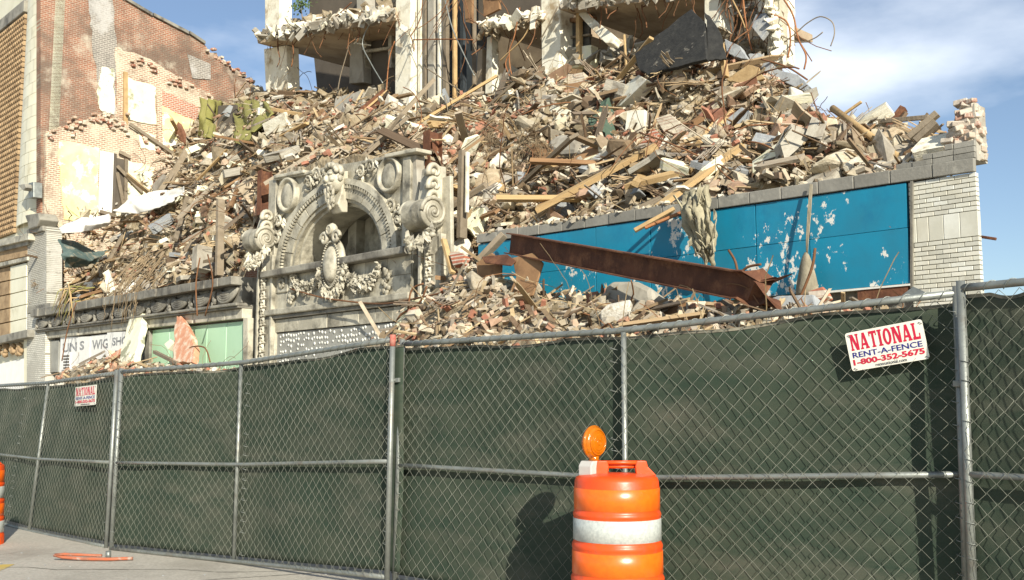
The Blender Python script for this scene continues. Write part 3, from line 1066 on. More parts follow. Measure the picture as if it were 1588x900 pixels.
# blue panels
seams = [1411, 1257, 1174, 1090, 1010, 925, 838, 742]
def seam_z(s):
    a, b = onf(1411, 353), onf(1110, 390)
    return lerp(a[1], b[1], (s - a[0]) / (b[0] - a[0]))
def bot_z(s):
    a, b = onf(1411, 440), onf(1250, 455)
    return lerp(a[1], b[1], (s - a[0]) / (b[0] - a[0]))
for x1, x0 in zip(seams, seams[1:]):
    sa, sb = s_at(x1) + .008, s_at(x0) - .008
    for up in (1, 0):
        ang = rs.uniform(-.006, .006)
        lo, hi = (seam_z, lambda s: z_top(s) - .015) if up else (bot_z, seam_z)
        g_ = .0035
        o_ = rs.uniform(.0, .009)
        pts = [(sa, lo(sa) + g_), (sb, lo(sb) + g_), (sb, hi(sb) - g_), (sa, hi(sa) - g_)]
        obj('blue_panel', MB().fprism(pts, .012 + o_, -.05), M['blue'], wing, bevel=.004)
obj('trim_strip', MB().pprism([(1411.5, 281), (1415, 280.5), (1415, 446), (1411.5, 447)], .04, -.05), M['mortar'], wing)
obj('trim_strip', MB().pprism([(1411, 440), (1411, 443), (1255, 457), (1255, 454)], .05, -.05), M['white_dot'], wing)
obj('brown_fascia', MB().pprism([(1408, 444), (1330, 451), (1330, 466), (1405, 460)], .03, -.05), M['rust'], wing)
# rough brick stub standing on the wing's end
stub = thing('brick_stub', 'broken stub of mortar-covered brickwork on the end of the low wing', 'masonry', W(sR + .3, -.5, z_top(sR) + .4))
o1 = -.75
s0, z0 = onf(1521, 226, o1)
s1, z1 = onf(1455, 165, o1)
lbm = brick_mesh(.215, .07, .11, .008)
edge_t = [(0, 1.02), (.18, .98), (.36, 1.0), (.5, .84), (.62, .70), (.74, .46), (1.0, .30)]
for k in range(300):
    u_, v_ = rs.random(), rs.random()
    if v_ > interp(edge_t, u_) + rs.uniform(-.04, .04):
        continue
    zz = lerp(z0 - .14, z1, v_)
    zz = round(zz / .078) * .078 + rs.uniform(-.012, .012)
    big = rs.uniform(.7, 1.25)
    rot = WALL_ROT @ Matrix.Rotation(rs.gauss(0, .28), 4, 'Z') @ Matrix.Rotation(rs.gauss(0, .14), 4, 'Y') @ Matrix.Rotation(rs.gauss(0, .18), 4, 'X') @ Matrix.Diagonal((big, rs.uniform(.8, 1.3), rs.uniform(.85, 1.25), 1))
    put(lbm, 'brick', lerp(s0 + .13, s1 - .1, u_), o1 - rs.uniform(0, .34), zz, stub, rot, M['mortared_brick'])
core = [(s0 + .06, z0 - .2)] + [(lerp(s0 + .06, s1 - .12, u_), lerp(z0 - .14, z1, interp(edge_t, u_) - .10)) for u_ in (0, .2, .4, .55, .7, .85, 1)] + [(s1 - .12, z0 - .2)]
obj('mortar_core', MB().fprism(core, o1 + .01, o1 - .36), M['concrete'], stub)

# ------------------------------------------------------------------ ornate arched portal
p_base = W(s_at(530), 0, ground_z(*W(s_at(530), 0, 0).xy))
portal = thing('arched_portal', 'ornate grey terracotta portal with round arch, roundels and bearded mask', 'building', p_base)
sa0, sa1 = s_at(434, 405), s_at(622, 385)            # outer feet of the arch
sC = (sa0 + sa1) / 2
Ro = (sa0 - sa1) / 2
pxc = 531
z_spring = (onf(622, 388)[1] + onf(434, 414)[1]) / 2 - .02
crown = onf(540, 276)[1]
KZ = (crown - z_spring) / Ro                          # slight stilt of the arch
def AZ(r, q):                                         # point on the arch: (s, z); q from 0 (near foot) to pi
    return (sC - r * math.cos(q), z_spring + KZ * r * math.sin(q))
def arch_ring(mb, r0, r1, o0, o1, n=40, q0=0.0, q1=math.pi):
    vs, fs = [], []
    for k in range(n + 1):
        q = lerp(q0, q1, k / n)
        for r, o in ((r0, o0), (r1, o0), (r1, o1), (r0, o1)):
            s, z = AZ(r, q)
            vs.append(W(s, o, z))
    for k in range(n):
        a = k * 4
        for j in range(4):
            fs.append((a + j, a + (j + 1) % 4, a + 4 + (j + 1) % 4, a + 4 + j))
    fs += [(0, 1, 2, 3), (n * 4 + 3, n * 4 + 2, n * 4 + 1, n * 4)]
    mb.add(vs, fs)
    return mb
# body wall: spandrels left and right of the arch, cut to its curve
sw0, sw1 = s_at(421), s_at(640)
z_ent = onf(540, 262)[1]
ztop_l, ztop_r = onf(421, 275)[1], onf(640, 236)[1]
z_e = (ztop_l + ztop_r) / 2
out = [(sw1, z_spring), (sw1, ztop_r), (sw0, ztop_l), (sw0, z_spring)]
out += [AZ(Ro * .97, math.pi - math.pi * k / 40) for k in range(41)]
obj('spandrel_wall', MB().fprism(out, 0, -.32), M['terra'], portal)
# voussoir rings, each block its own piece on the wide ring
ring = obj('arch_ring', arch_ring(MB(), Ro * .93, Ro * 1.0, .14, -.1), M['terra'], portal)
nv_ = 13
for k in range(nv_):
    q0, q1 = math.pi * k / nv_ + .006, math.pi * (k + 1) / nv_ - .006
    obj('voussoir', arch_ring(MB(), Ro * .755, Ro * .885, .075, -.3, 6, q0, q1), M['terra'], portal, bevel=.008)
obj('arch_roll', arch_ring(MB(), Ro * .715, Ro * .755, .02, -.35), M['terra'], portal)
obj('arch_reveal', arch_ring(MB(), Ro * .675, Ro * .715, -.10, -1.1), M['terra'], portal)
mb = MB()
nb_ = 66
for k in range(nb_):
    q = math.pi * (k + .5) / nb_
    s, z = AZ(Ro * .908, q)
    c = W(s, .10, z)
    tdir = (DV * math.sin(q) + UP * math.cos(q) * KZ).normalized()
    rdir = (-DV * math.cos(q) + UP * math.sin(q))
    mb.box(c, tdir * .026, rdir * .05, NV * .035)
obj('dentil_band', mb, M['terra'], portal, kind='stuff')
# recess behind the arch
zs_ = z_spring - .1
rec = thing_part = None
nb = MB()
pts = [(sC - Ro * .74, zs_), (sC + Ro * .74, zs_)] + [AZ(Ro * .74, math.pi - math.pi * k / 16) for k in range(17)]
obj('niche_back_wall', MB().fprism(pts, -1.42, -1.5), M['terra'], portal)
obj('niche_side', MB().fbox(sC + Ro * .30, sC + Ro * .44, zs_, z_spring + Ro * .72, -1.15, -1.42), M['terra'], portal)
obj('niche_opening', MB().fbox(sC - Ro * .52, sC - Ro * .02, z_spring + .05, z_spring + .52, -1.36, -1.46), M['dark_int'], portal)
obj('niche_hood', arch_ring(MB(), Ro * .70, Ro * .78, -1.1, -1.5), M['terra_dark'], portal)
# entablature over the arch: stepped and broken
for (x0, x1, ya, yb, hb, oo) in ((424, 500, 276, 262, 4, .12), (560, 643, 250, 233, 4, .12), (424, 470, 272, 263, 5, .18), (596, 646, 239, 229, 5, .20)):
    sA, zA = onf(x0, ya, oo); sB, zB = onf(x1, yb, oo)
    hh2 = hb / 55.0
    obj('cornice_block', MB().fprism([(sA, zA - hh2), (sB, zB - hh2), (sB, zB), (sA, zA)], oo, -.25), M['terra'], portal, bevel=.02)
# stiles at both sides of the spandrel
for x0, x1 in ((419, 430), (628, 640)):
    sA, sB = s_at(x0), s_at(x1)
    obj('stile', MB().fbox(sA, sB, z_spring - .1, (ztop_l if x0 < 500 else ztop_r) - .12, .10, -.2), M['terra'], portal, bevel=.015)
# roundels
for (cx_, cy_, hh) in ((450, 303, 54), (608, 272, 56)):
    s, z = onf(cx_, cy_)
    rr_ = abs(onf(cx_, cy_ - hh / 2)[1] - onf(cx_, cy_ + hh / 2)[1]) / 2
    c = W(s, 0.0, z)
    ro = obj('roundel', MB().lathe(c, NV, UP, [(rr_ * 1.0, .0), (rr_ * 1.0, .10), (rr_ * .95, .15), (rr_ * .88, .16), (rr_ * .80, .12), (rr_ * .78, .07), (rr_ * .72, .06)], 40), M['terra'], portal)
    obj('boss', MB().lathe(c, NV, UP, [(rr_ * .74, .05), (rr_ * .66, .09), (rr_ * .5, .115), (rr_ * .25, .13), (.0, .135)], 36), M['terra'], ro)
# scrolling leaf ornament in the spandrels
def leafwork(mb, spots, size, n, o=.04):
    for (cx_, cy_) in spots:
        s, z = onf(cx_, cy_)
        for _ in range(n):
            q = random.uniform(0, 2 * math.pi)
            rr_ = random.uniform(0, size)
            c = W(s + math.cos(q) * rr_, o + random.uniform(0, .05), z + math.sin(q) * rr_)
            ang = q + random.uniform(.5, 1.6)
            a = (DV * math.cos(ang) + UP * math.sin(ang)) * random.uniform(.07, .15)
            b = (-DV * math.sin(ang) + UP * math.cos(ang)) * random.uniform(.03, .06)
            mb.leaf(c, a, b, NV * random.uniform(.04, .09))
        # a volute
        pts = []
        for k in range(16):
            q = k * .55
            rr_ = size * (.75 - k * .042)
            pts.append(W(s + math.cos(q) * rr_, o + .07, z + math.sin(q) * rr_))
        mb.tube(pts, [.035] * 16, 6)
    return mb
obj('leaf_scroll', leafwork(MB(), [(484, 284), (437, 345), (434, 372), (497, 272)], .26, 16), M['terra'], portal, kind='stuff')
obj('leaf_scroll', leafwork(MB(), [(580, 260), (565, 268), (612, 322), (622, 340)], .26, 16), M['terra'], portal, kind='stuff')
# keystone mask: bearded face on a scroll bracket
ks, kz = onf(519, 280, .26)
kc = W(ks, .26, kz)
km = obj('keystone_mask', MB().lump(kc, DV * .27, NV * .24, UP * .33, 0, 3), M['terra'], portal)
f = MB()
f.lump(kc + NV * .22 + UP * .00, DV * .06, NV * .10, UP * .11, .03, 2)            # nose
f.lump(kc + NV * .20 + UP * .13 + DV * .10, DV * .10, NV * .07, UP * .045, .05, 1)  # brows
f.lump(kc + NV * .20 + UP * .13 - DV * .10, DV * .10, NV * .07, UP * .045, .05, 1)
for sg in (-1, 1):
    f.lump(kc + NV * .18 + UP * .07 + DV * .10 * sg, DV * .045, NV * .035, UP * .03, 0, 2)
    f.lump(kc + NV * .17 - UP * .02 + DV * .15 * sg, DV * .08, NV * .08, UP * .08, .05, 1)
    f.lump(kc + NV * .20 - UP * .13 + DV * .08 * sg, DV * .11, NV * .06, UP * .04, .08, 1)   # moustache
    f.lump(kc + NV * .02 + UP * .02 + DV * .27 * sg, DV * .05, NV * .08, UP * .10, .05, 1)   # ears
f.lump(kc + NV * .17 - UP * .21, DV * .08, NV * .05, UP * .03, 0, 1)
obj('face', f, M['terra'], km)
f = MB()
for k in range(46):
    a = random.uniform(-1, 1); b = random.random()
    f.lump(kc + NV * (.16 - .06 * b + random.uniform(-.03, .03)) - UP * (.22 + .48 * b) + DV * a * .20 * (1 - .55 * b), DV * .045, NV * .05, UP * .13, .15, 1)
obj('beard', f, M['terra'], km)
f = MB()
for k in range(40):
    q = random.uniform(0, math.pi)
    f.lump(kc + UP * (.16 + .2 * math.sin(q)) + DV * .27 * math.cos(q) + NV * random.uniform(-.05, .15), DV * .06, NV * .09, UP * .09, .2, 1)
obj('hair', f, M['terra'], km)
obj('keystone_bracket', MB().prism([W(ks - .22, o, z) for o, z in [(0, kz + .25), (.18, kz + .2), (.2, kz - .3), (.3, kz - .62), (.16, kz - .82), (0, kz - .8)]], DV * .44), M['terra'], km, bevel=.03)
# sill with rubble, frieze with garlands, moulding
z_sill = z_spring
obj('sill', MB().fbox(s_at(640), s_at(419), z_sill - .20, z_sill - .02, .30, -.30), M['terra_dark'], portal, bevel=.03)
z_fr = onf(530, 468)[1]
obj('frieze', MB().fbox(s_at(641), s_at(420), z_fr, z_sill - .19, .02, -.3), M['terra'], portal)
ty = []
for k in range(7):                                     # joints of the frieze tiles
    sA = lerp(s_at(640), s_at(421), (k + .0) / 7); sB = lerp(s_at(640), s_at(421), (k + 1.0) / 7)
    for j in range(2):
        zA = lerp(z_fr, z_sill - .2, j / 2); zB = lerp(z_fr, z_sill - .2, (j + 1) / 2)
        obj('tile', MB().fbox(sA + .006, sB - .006, zA + .006, zB - .006, .045, .0), M['terra'], portal, bevel=.008)
obj('moulding', MB().fbox(s_at(644), s_at(421), z_fr - .16, z_fr - .0, .20, -.3), M['terra'], portal, bevel=.03)
obj('moulding', MB().fbox(s_at(643), s_at(422), z_fr - .26, z_fr - .16, .12, -.3), M['terra_dark'], portal, bevel=.02)
# row of tiles under the moulding
z_t1 = z_fr - .27
n = 9
for k in range(n):
    sA = lerp(s_at(640), s_at(424), k / n); sB = lerp(s_at(640), s_at(424), (k + 1) / n)
    obj('tile', MB().fbox(sA + .006, sB - .006, z_t1 - .34, z_t1 - .005, .03 + rs.uniform(-.006, .006), -.3), M['terra'], portal, bevel=.008)
obj('niche_floor', MB().fbox(sC - Ro * .8, sC + Ro * .8, z_sill - .18, z_sill - .03, -.30, -1.5), M['terra_dark'], portal)
# garlands
def garland(mb, p0, p1, sag, thick, n=90, o=.10):
    (sA, zA), (sB, zB) = onf(*p0), onf(*p1)
    for k in range(n):
        t = random.random()
        s = lerp(sA, sB, t)
        z = lerp(zA, zB, t) - sag * 4 * t * (1 - t)
        th = thick * (.55 + .9 * math.sin(math.pi * t))
        q = random.uniform(0, 2 * math.pi)
        rr_ = th * math.sqrt(random.random())
        c = W(s + math.cos(q) * rr_ * .6, o + abs(random.gauss(0, .05)), z + math.sin(q) * rr_)
        a_ = random.uniform(0, math.pi)
        mb.leaf(c, (DV * math.cos(a_) + UP * math.sin(a_)) * random.uniform(.06, .12), (-DV * math.sin(a_) + UP * math.cos(a_)) * random.uniform(.03, .05), NV * .06)
    return mb
gl = garland(MB(), (459, 425), (504, 425), .42, .13, 170)
gl = garland(gl, (535, 410), (598, 412), .50, .15, 260)
obj('garland', gl, M['terra'], portal, kind='stuff')
rb = MB()
for (x0, y0) in ((603, 418), (457, 432)):
    s, z = onf(x0, y0)
    for k in range(14):
        rb.lump(W(s + random.uniform(-.12, .12), .09, z - k * .05), DV * random.uniform(.05, .12), NV * .04, UP * .08, .25, 1)
obj('ribbon', rb, M['terra'], portal, kind='stuff')
# square rosette panel
s, z = onf(442, 440)
rp_ = obj('rosette_panel', MB().fbox(s - .26, s + .26, z - .25, z + .25, .09, .0), M['terra'], portal, bevel=.03)
f = MB()
for k in range(8):
    q = k * math.pi / 4
    f.lump(W(s + .10 * math.cos(q), .11, z + .10 * math.sin(q)), DV * .07, NV * .03, UP * .07, .1, 1)
obj('rosette', f, M['terra'], rp_)
# cartouche: oval boss with bead frame, scrolls and wreath
cs_, cz_ = onf(515, 411, .25)
cc = W(cs_, .22, cz_)
ca = obj('cartouche', MB().lump(cc - NV * .06, DV * .42, NV * .16, UP * .66, 0, 3), M['terra'], portal)
obj('boss', MB().lump(cc + NV * .06, DV * .27, NV * .17, UP * .46, 0, 3), M['terra'], ca)
f = MB()
for k in range(44):
    q = 2 * math.pi * k / 44
    f.lump(cc + DV * .36 * math.cos(q) + UP * .57 * math.sin(q) + NV * .08, DV * .030, NV * .035, UP * .030, 0, 1)
obj('bead_frame', f, M['terra'], ca, kind='stuff')
f = MB()
for k in range(150):
    q = random.uniform(math.pi * 1.0, math.pi * 2.0)
    rr_ = random.uniform(.92, 1.18)
    a_ = random.uniform(0, math.pi)
    f.lump(cc + DV * .52 * rr_ * math.cos(q) + UP * (.78 * rr_ * math.sin(q) + .05) + NV * random.uniform(-.08, .08), (DV * math.cos(a_) + UP * math.sin(a_)) * .10, (-DV * math.sin(a_) + UP * math.cos(a_)) * .045, NV * .06, .2, 1) if k % 3 == 0 else f.leaf(cc + DV * .52 * rr_ * math.cos(q) + UP * (.78 * rr_ * math.sin(q) + .05) + NV * random.uniform(-.06, .10), (DV * math.cos(a_) + UP * math.sin(a_)) * .11, (-DV * math.sin(a_) + UP * math.cos(a_)) * .05, NV * .05)
obj('wreath', f, M['terra'], ca, kind='stuff')
f = MB()
for sg in (-1, 1):
    pts = []
    for k in range(20):
        q = k * .42
        rr_ = .17 * (1 - k * .04)
        pts.append(cc + DV * sg * (.36 + math.cos(q) * rr_ - .1) + UP * (.66 + math.sin(q) * rr_) + NV * .10)
    f.tube(pts, .05, 7)
f.lump(cc + UP * .86 + NV * .04, DV * .18, NV * .12, UP * .18, .04, 2)
f.tube([cc + UP * .86 + NV * .14 + DV * .1 * math.cos(q) + UP * .1 * math.sin(q) for q in np.linspace(0, 6.3, 14)], .03, 6)
obj('scroll', f, M['terra'], ca)
# panel with white adhesive dots under the portal
zp1 = z_t1 - .36
obj('panel', MB().fbox(s_at(640), s_at(432), GZ, zp1, -.02, -.1), M['dot_panel'], portal)
obj('jamb', MB().fbox(s_at(432), s_at(421), GZ, zp1 + .02, .06, -.3), M['terra'], portal, bevel=.02)
obj('backing_wall', MB().fbox(s_at(676), s_at(384), GZ, z_spring - .3, -.32, -.5), M['terra_dark'], portal)
f = MB()
sA, sB = s_at(436), s_at(640)
def dot(s, z, r):
    c = W(s, -.018, z)
    f.lathe(c, NV, UP, [(r, 0), (r * .9, .012), (0, .014)], 8)
nrow = 16
for j in range(nrow):
    zz = zp1 - .08 - j * .135
    nn = 46
    for k in range(nn):
        s = lerp(sA, sB, (k + .5) / nn)
        dens = .78 if j < 3 else (.62 if k < 7 else .20)
        if j % 4 == 3 and k > 7: dens = .5
        if random.random() < dens:
            dot(s + random.uniform(-.03, .03), zz + random.uniform(-.03, .03), random.uniform(.03, .048))
obj('adhesive_dots', f, M['white_dot'], portal, kind='stuff')

# scroll consoles each side of the portal
def console(px, py_top, py_vol, py_bot, parent, big=1.0):
    s, zv = onf(px, py_vol, .38)
    zt_ = onf(px, py_top, .2)[1]
    zb = onf(px, py_bot, .1)[1]
    r = .40 * big
    hw = .42 * big
    co = obj('console', MB().prism([W(s - hw * .7, o, z) for o, z in [(-.1, zt_), (.18, zt_), (.30, zv + r), (.30, zv), (.12, zv - r * 1.2), (.10, zb), (-.1, zb)]], DV * hw * 1.4), M['terra'], parent, bevel=.03)
    f = MB()
    cv = W(s, .38 * big, zv)
    # volute: drum with spiral ends
    prof = [(0, -hw), (r * .95, -hw), (r, -hw * .9), (r * .80, -hw * .45), (r * .92, -hw * .1), (r * .92, hw * .1), (r * .80, hw * .45), (r, hw * .9), (r * .95, hw), (0, hw)]
    f.lathe(cv, DV, UP, prof, 28)
    for sg in (-1, 1):
        pts, rad = [], []
        for k in range(34):
            q = k * .40
            rr_ = r * (.96 - k * .0265)
            pts.append(cv + DV * sg * hw * 1.02 + NV * math.cos(q) * rr_ + UP * math.sin(q) * rr_)
            rad.append(.055 * big * (1 - k * .014))
        f.tube(pts, rad, 7)
        f.lump(cv + DV * sg * hw * 1.03, DV * .06, NV * .07, UP * .07, 0, 1)
    obj('volute', f, M['terra'], co)
    f = MB()
    for k in range(70):                                   # acanthus and garland slung under the volute
        t = random.uniform(-1, 1)
        z = zv - r * 1.05 - .34 * (1 - t * t) + random.uniform(-.12, .12)
        a_ = random.uniform(0, math.pi)
        f.lump(W(s + t * hw * 1.25, .34 + .22 * (1 - t * t) + random.uniform(-.06, .06), z), (DV * math.cos(a_) + UP * math.sin(a_)) * .12, (-DV * math.sin(a_) + UP * math.cos(a_)) * .06, NV * .07, .2, 1) if k % 3 == 0 else f.leaf(W(s + t * hw * 1.25, .38 + .22 * (1 - t * t) + random.uniform(-.06, .06), z), (DV * math.cos(a_) + UP * math.sin(a_)) * .14, (-DV * math.sin(a_) + UP * math.cos(a_)) * .06, NV * .07)
    obj('garland', f, M['terra'], co, kind='stuff')
    f = MB()
    nd = int((zv - r - .4 - zb) / .24)
    for k in range(nd):                                   # drop of rosettes down the shaft
        z = zv - r * 1.2 - .45 - k * .24
        for j in range(6):
            q = j * math.pi / 3
            f.leaf(W(s + .09 * math.cos(q), .17, z + .09 * math.sin(q)), (DV * math.cos(q) + UP * math.sin(q)) * .10, (-DV * math.sin(q) + UP * math.cos(q)) * .05, NV * .07)
        f.lump(W(s, .22, z), DV * .05, NV * .05, UP * .05, 0, 1)
    obj('rosette_drop', f, M['terra'], co, kind='stuff')
    f = MB()
    for k in range(5):                                    # curling leaves on the face above the volute
        z = zv + r * .9 + k * .30
        if z > zt_ + .1: break
        pts = []
        for j in range(14):
            q = j * .42 - .5
            rr_ = .20 * (1 - j * .055)
            pts.append(W(s - hw * .75, .24 + math.cos(q) * rr_, z + math.sin(q) * rr_))
        f.tube(pts, [.075 * (1 - j * .05) for j in range(14)], 6)
        f.lump(W(s - hw * .4, .28, z), DV * hw * .5, NV * .1, UP * .1, .1, 2)
    if len(f.v):
        obj('leaf_curl', f, M['terra'], co, kind='stuff')
    # side fillets of the shaft
    for sg in (-1, 1):
        obj('fillet', MB().fbox(s + sg * .36 - .05, s + sg * .36 + .05, zb, zv - r * 1.25, .16, -.1), M['terra'], co, bevel=.015)
    return co
console(400, 335, 372, 600, portal, .86)
console(654, 262, 332, 600, portal, .90)
# plain pilaster shaft behind and beside the near console
obj('pilaster', MB().pprism([(684, 276), (698, 272), (702, 620), (684, 620)], .02, -.08), M['terra'], portal, bevel=.02)
obj('pilaster', MB().pprism([(630, 244), (645, 240), (650, 330), (632, 336)], .03, -.2), M['concrete'], portal, bevel=.02)
# broken core of the wall on top
for (x0, y0, x1, y1, d) in ((470, 262, 520, 252, 10), (520, 254, 575, 246, 12), (575, 247, 640, 235, 10), (430, 270, 472, 262, 8)):
    obj('broken_core', MB().pprism([(x0, y0 + 8), (x1, y1 + 8), (x1 - 4, y1 - d * .5), ((x0 + x1) / 2, (y0 + y1) / 2 - d), (x0 + 4, y0 - d * .4)], -.12, -.9), M['dust'], portal, bevel=.04)

# ------------------------------------------------------------------ storefront with swag cornice
s0, s1 = s_at(381), s_at(69)
sf_base = W((s0 + s1) / 2, 0, ground_z(*W(s0, 0, 0).xy))
shop = thing('swag_cornice_storefront', 'sooty storefront with swag cornice over pale green panels and torn white sign boards', 'building', sf_base)
def zl(px0, y0, px1, y1):
    a, b = onf(px0, y0), onf(px1, y1)
    return lambda s: lerp(a[1], b[1], (s - a[0]) / (b[0] - a[0]))
c_top = zl(379, 430, 68, 481)
c_fr1 = zl(379, 443, 68, 493)
c_fr0 = zl(379, 470, 68, 511)
c_bot = zl(382, 478, 64, 516)
c_tile = zl(379, 494, 68, 526)
obj('wall', MB().fprism([(s0, GZ), (s1, GZ), (s1, c_top(s1)), (s0, c_top(s0))], -.25, -.6), M['terra_dark'], shop)
def band(name, lo, hi, o, m_, n=1, gap=.006, par=shop, bev=.02, jit=0.0):
    for k in range(n):
        a, b = lerp(s0, s1, k / n), lerp(s0, s1, (k + 1) / n)
        g_ = gap if n > 1 else 0
        j = rs.uniform(-jit, jit)
        obj(name, MB().fprism([(a + g_, lo(a)), (b - g_, lo(b)), (b - g_, hi(b)), (a + g_, hi(a))], o + j, -.26), m_, par, bevel=bev)
band('cornice_block', c_fr1, c_top, .42, M['terra_dark'], 20, .012, jit=.03)
band('frieze', c_fr0, c_fr1, .10, M['terra_dark'])
band('moulding', lambda s: c_bot(s) + .06, c_fr0, .26, M['terra_dark'], bev=.03)
band('moulding', c_bot, lambda s: c_bot(s) + .06, .20, M['terra_dark'])
band('tile', c_tile, c_bot, .05, M['terra'], 16, .008, jit=.01)
nsw = 11
sw_me = None
for k in range(nsw):
    s = lerp(s0, s1, (k + .5) / nsw)
    w_ = (s1 - s0) / nsw
    zc, hh = c_fr1(s), c_fr1(s) - c_fr0(s)
    f = MB()
    for j in range(15):                                 # gathered cloth folds hanging from two points
        for (rad, dp) in ((.95, .0), (.72, .05), (.50, .08), (.28, .06)):
            pass
    for rad, th in ((.92, .05), (.76, .055), (.60, .05), (.44, .05), (.28, .045)):
        pts = []
        for j in range(11):
            q = math.pi + math.pi * j / 10
            pts.append(W(s + math.cos(q) * w_ * .40 * (.5 + rad * .5), .12 + .10 * math.sin(math.pi * j / 10), zc - .06 + math.sin(q) * hh * .86 * rad))
        f.tube(pts, th, 6)
    obj('swag', f, M['terra_dark'], shop)
    f = MB()
    sd = s + w_ * .5
    for j in range(9):
        f.lump(W(sd + random.uniform(-.06, .06), .16, zc - .12 - j * hh * .08), DV * .10 * (1 - j * .05), NV * .07, UP * .09, .2, 1)
    obj('tassel', f, M['terra_dark'], shop)
# green panels
gx = [381, 346, 316, 285, 258, 231]
for x1, x0 in zip(gx, gx[1:]):
    a, b = s_at(x1, 530), s_at(x0, 530)
    obj('green_panel', MB().fprism([(a + .015, GZ), (b - .015, GZ), (b - .015, c_tile(b) - .06), (a + .015, c_tile(a) - .06)], -.10, -.24), M['green_panel'], shop, bevel=.01)
obj('jamb', MB().pprism([(377, 494), (384, 493), (384, 620), (377, 620)], .03, -.2), M['terra'], shop)
obj('jamb', MB().pprism([(222, 510), (231, 509), (231, 620), (222, 620)], -.02, -.24), M['terra_dark'], shop)
# sign boards with faded lettering
def board(pix, o, m_=M['white_door'], name='sign_board'):
    return obj(name, MB().pprism(pix, o, o - .05), m_, shop)
sb1 = board([(94, 523), (140, 522), (138, 578), (92, 579)], -.02)
sb2 = board([(141, 521), (168, 518), (168, 570), (141, 574)], -.03)
sb3 = board([(166, 516), (200, 514), (198, 541), (168, 546)], .02)
board([(69, 530), (91, 528), (90, 577), (68, 578)], -.06, M['dot_panel'], 'side_panel')
def wall_text(body, px, py, w_px, h_px, o, parent):
    s, z = onf(px, py, o)
    w_ = abs(onf(px + w_px / 2, py, o)[0] - onf(px - w_px / 2, py, o)[0])
    h_ = abs(onf(px, py + h_px / 2, o)[1] - onf(px, py - h_px / 2, o)[1])
    A = Matrix((-DV, UP, NV)).transposed().to_4x4()
    A.translation = W(s, o, z)
    obj('lettering', fit_text(body, w_, h_, A, .03), M['letter'], parent)
wall_text('UN', 108, 539, 22, 14, -.014, sb1)
wall_text('S', 127, 536, 7, 14, -.014, sb1)
wall_text('WIG', 155, 534, 25, 15, -.024, sb2)
wall_text('SHO', 186, 529, 24, 13, .026, sb3)
vb = board([(96, 549), (109, 548), (107, 573), (95, 574)], .03, M['white_door'], 'vent_box')
for k in range(5):
    y = 551 + k * 4.6
    obj('louvre', MB().pprism([(98, y + .5), (107, y), (107, y + 2.2), (98, y + 2.6)], .045, .02), M['dark_int'], vb)

# ------------------------------------------------------------------ tall brick building at the far end
sCn = s_at(63, 300)                                     # its corner
bb = thing('brick_building', 'tall old building with cream tile corner and scarred brick side wall', 'building', W(sCn, -1, ground_z(-14, 0)))
ZT = onf(63, -80)[1]
def SW(px, py):
    return ons(px, py, sCn)
def sw_poly(pix, t0, t1, name, m_, parent=bb, bevel=0.0):
    """outline seen on the party wall; t0..t1: how far it stands out of that wall"""
    pts = [SW(x, y) for x, y in pix]
    vec = -DV * (t1 - t0)
    return obj(name, MB().prism([W(sCn, o, z) - DV * t0 for o, z in pts], vec), m_, parent, bevel=bevel)
outline = [(63, -80), (120, -60), (192, 0), (236, 26), (292, 54), (318, 70), (326, 82), (336, 82), (341, 96), (352, 96), (357, 110), (370, 108), (376, 122), (388, 120), (392, 134), (404, 136), (420, 160), (420, 420), (63, 640)]
wl_ = sw_poly(outline, -.5, 0, 'side_wall', M['side_brick'])
# parapet cap
cap = [(120, -62), (192, -2), (236, 23), (292, 51), (318, 67)]
for i, ((x0, y0), (x1, y1)) in enumerate(zip(cap, cap[1:])):
    sw_poly([(x0 + 1, y0 - 2), (x1 - 1, y1 - 2), (x1 - 1, y1 + 2.5), (x0 + 1, y0 + 2.5)], -.55, .12, 'parapet_cap', M['terra_dark'], wl_)
def ragged(pix, n=6, amp=2.0):
    out = []
    for (a, b) in zip(pix, pix[1:] + pix[:1]):
        for k in range(n):
            t = k / n
            out.append((lerp(a[0], b[0], t) + random.uniform(-amp, amp) * (k > 0), lerp(a[1], b[1], t) + random.uniform(-amp, amp) * (k > 0)))
    return out
# sooty flue strip, mortar-smeared areas, plaster of lost rooms
sw_poly(ragged([(136, -20), (174, -4), (180, 80), (178, 180), (160, 176), (142, 60)], 8, 2.2), .0, .03, 'sooty_flue', M['grey_brick'], wl_)
sw_poly(ragged([(178, 74), (232, 92), (300, 134), (330, 150), (330, 262), (178, 262), (181, 190)], 8, 2.2), 0, .05, 'mortar_patch', M['raw_brick'], wl_)
sw_poly(ragged([(68, 206), (100, 196), (150, 182), (185, 186), (216, 212), (262, 236), (262, 420), (66, 440)], 8, 2.2), 0, .22, 'lower_wall', M['raw_brick'], wl_)
sw_poly(ragged([(158, 104), (176, 108), (176, 178), (156, 172), (150, 140)], 8, 2.2), .03, .05, 'limewash_patch', M['plaster_old'], wl_)
sw_poly([(290, 84), (326, 100), (326, 124), (298, 122)], .02, .045, 'limewash_patch', M['grey_brick'], wl_)
sw_poly(ragged([(88, 221), (150, 231), (147, 344), (96, 342), (92, 290)]), .22, .27, 'plaster_patch', M['plaster'], wl_)
sw_poly(ragged([(196, 120), (240, 136), (241, 194), (197, 186)]), .05, .10, 'plaster_patch', M['plaster_old'], wl_)
sw_poly(ragged([(247, 138), (309, 170), (309, 194), (247, 164)]), .05, .09, 'brick_infill', M['red_brick'], wl_)
sw_poly(ragged([(247, 164), (309, 194), (309, 224), (262, 238), (247, 226)]), .05, .10, 'plaster_patch', M['plaster'], wl_)
sw_poly(ragged([(211, 200), (238, 212), (238, 236), (214, 232)]), .22, .25, 'plaster_patch', M['plaster_old'], wl_)
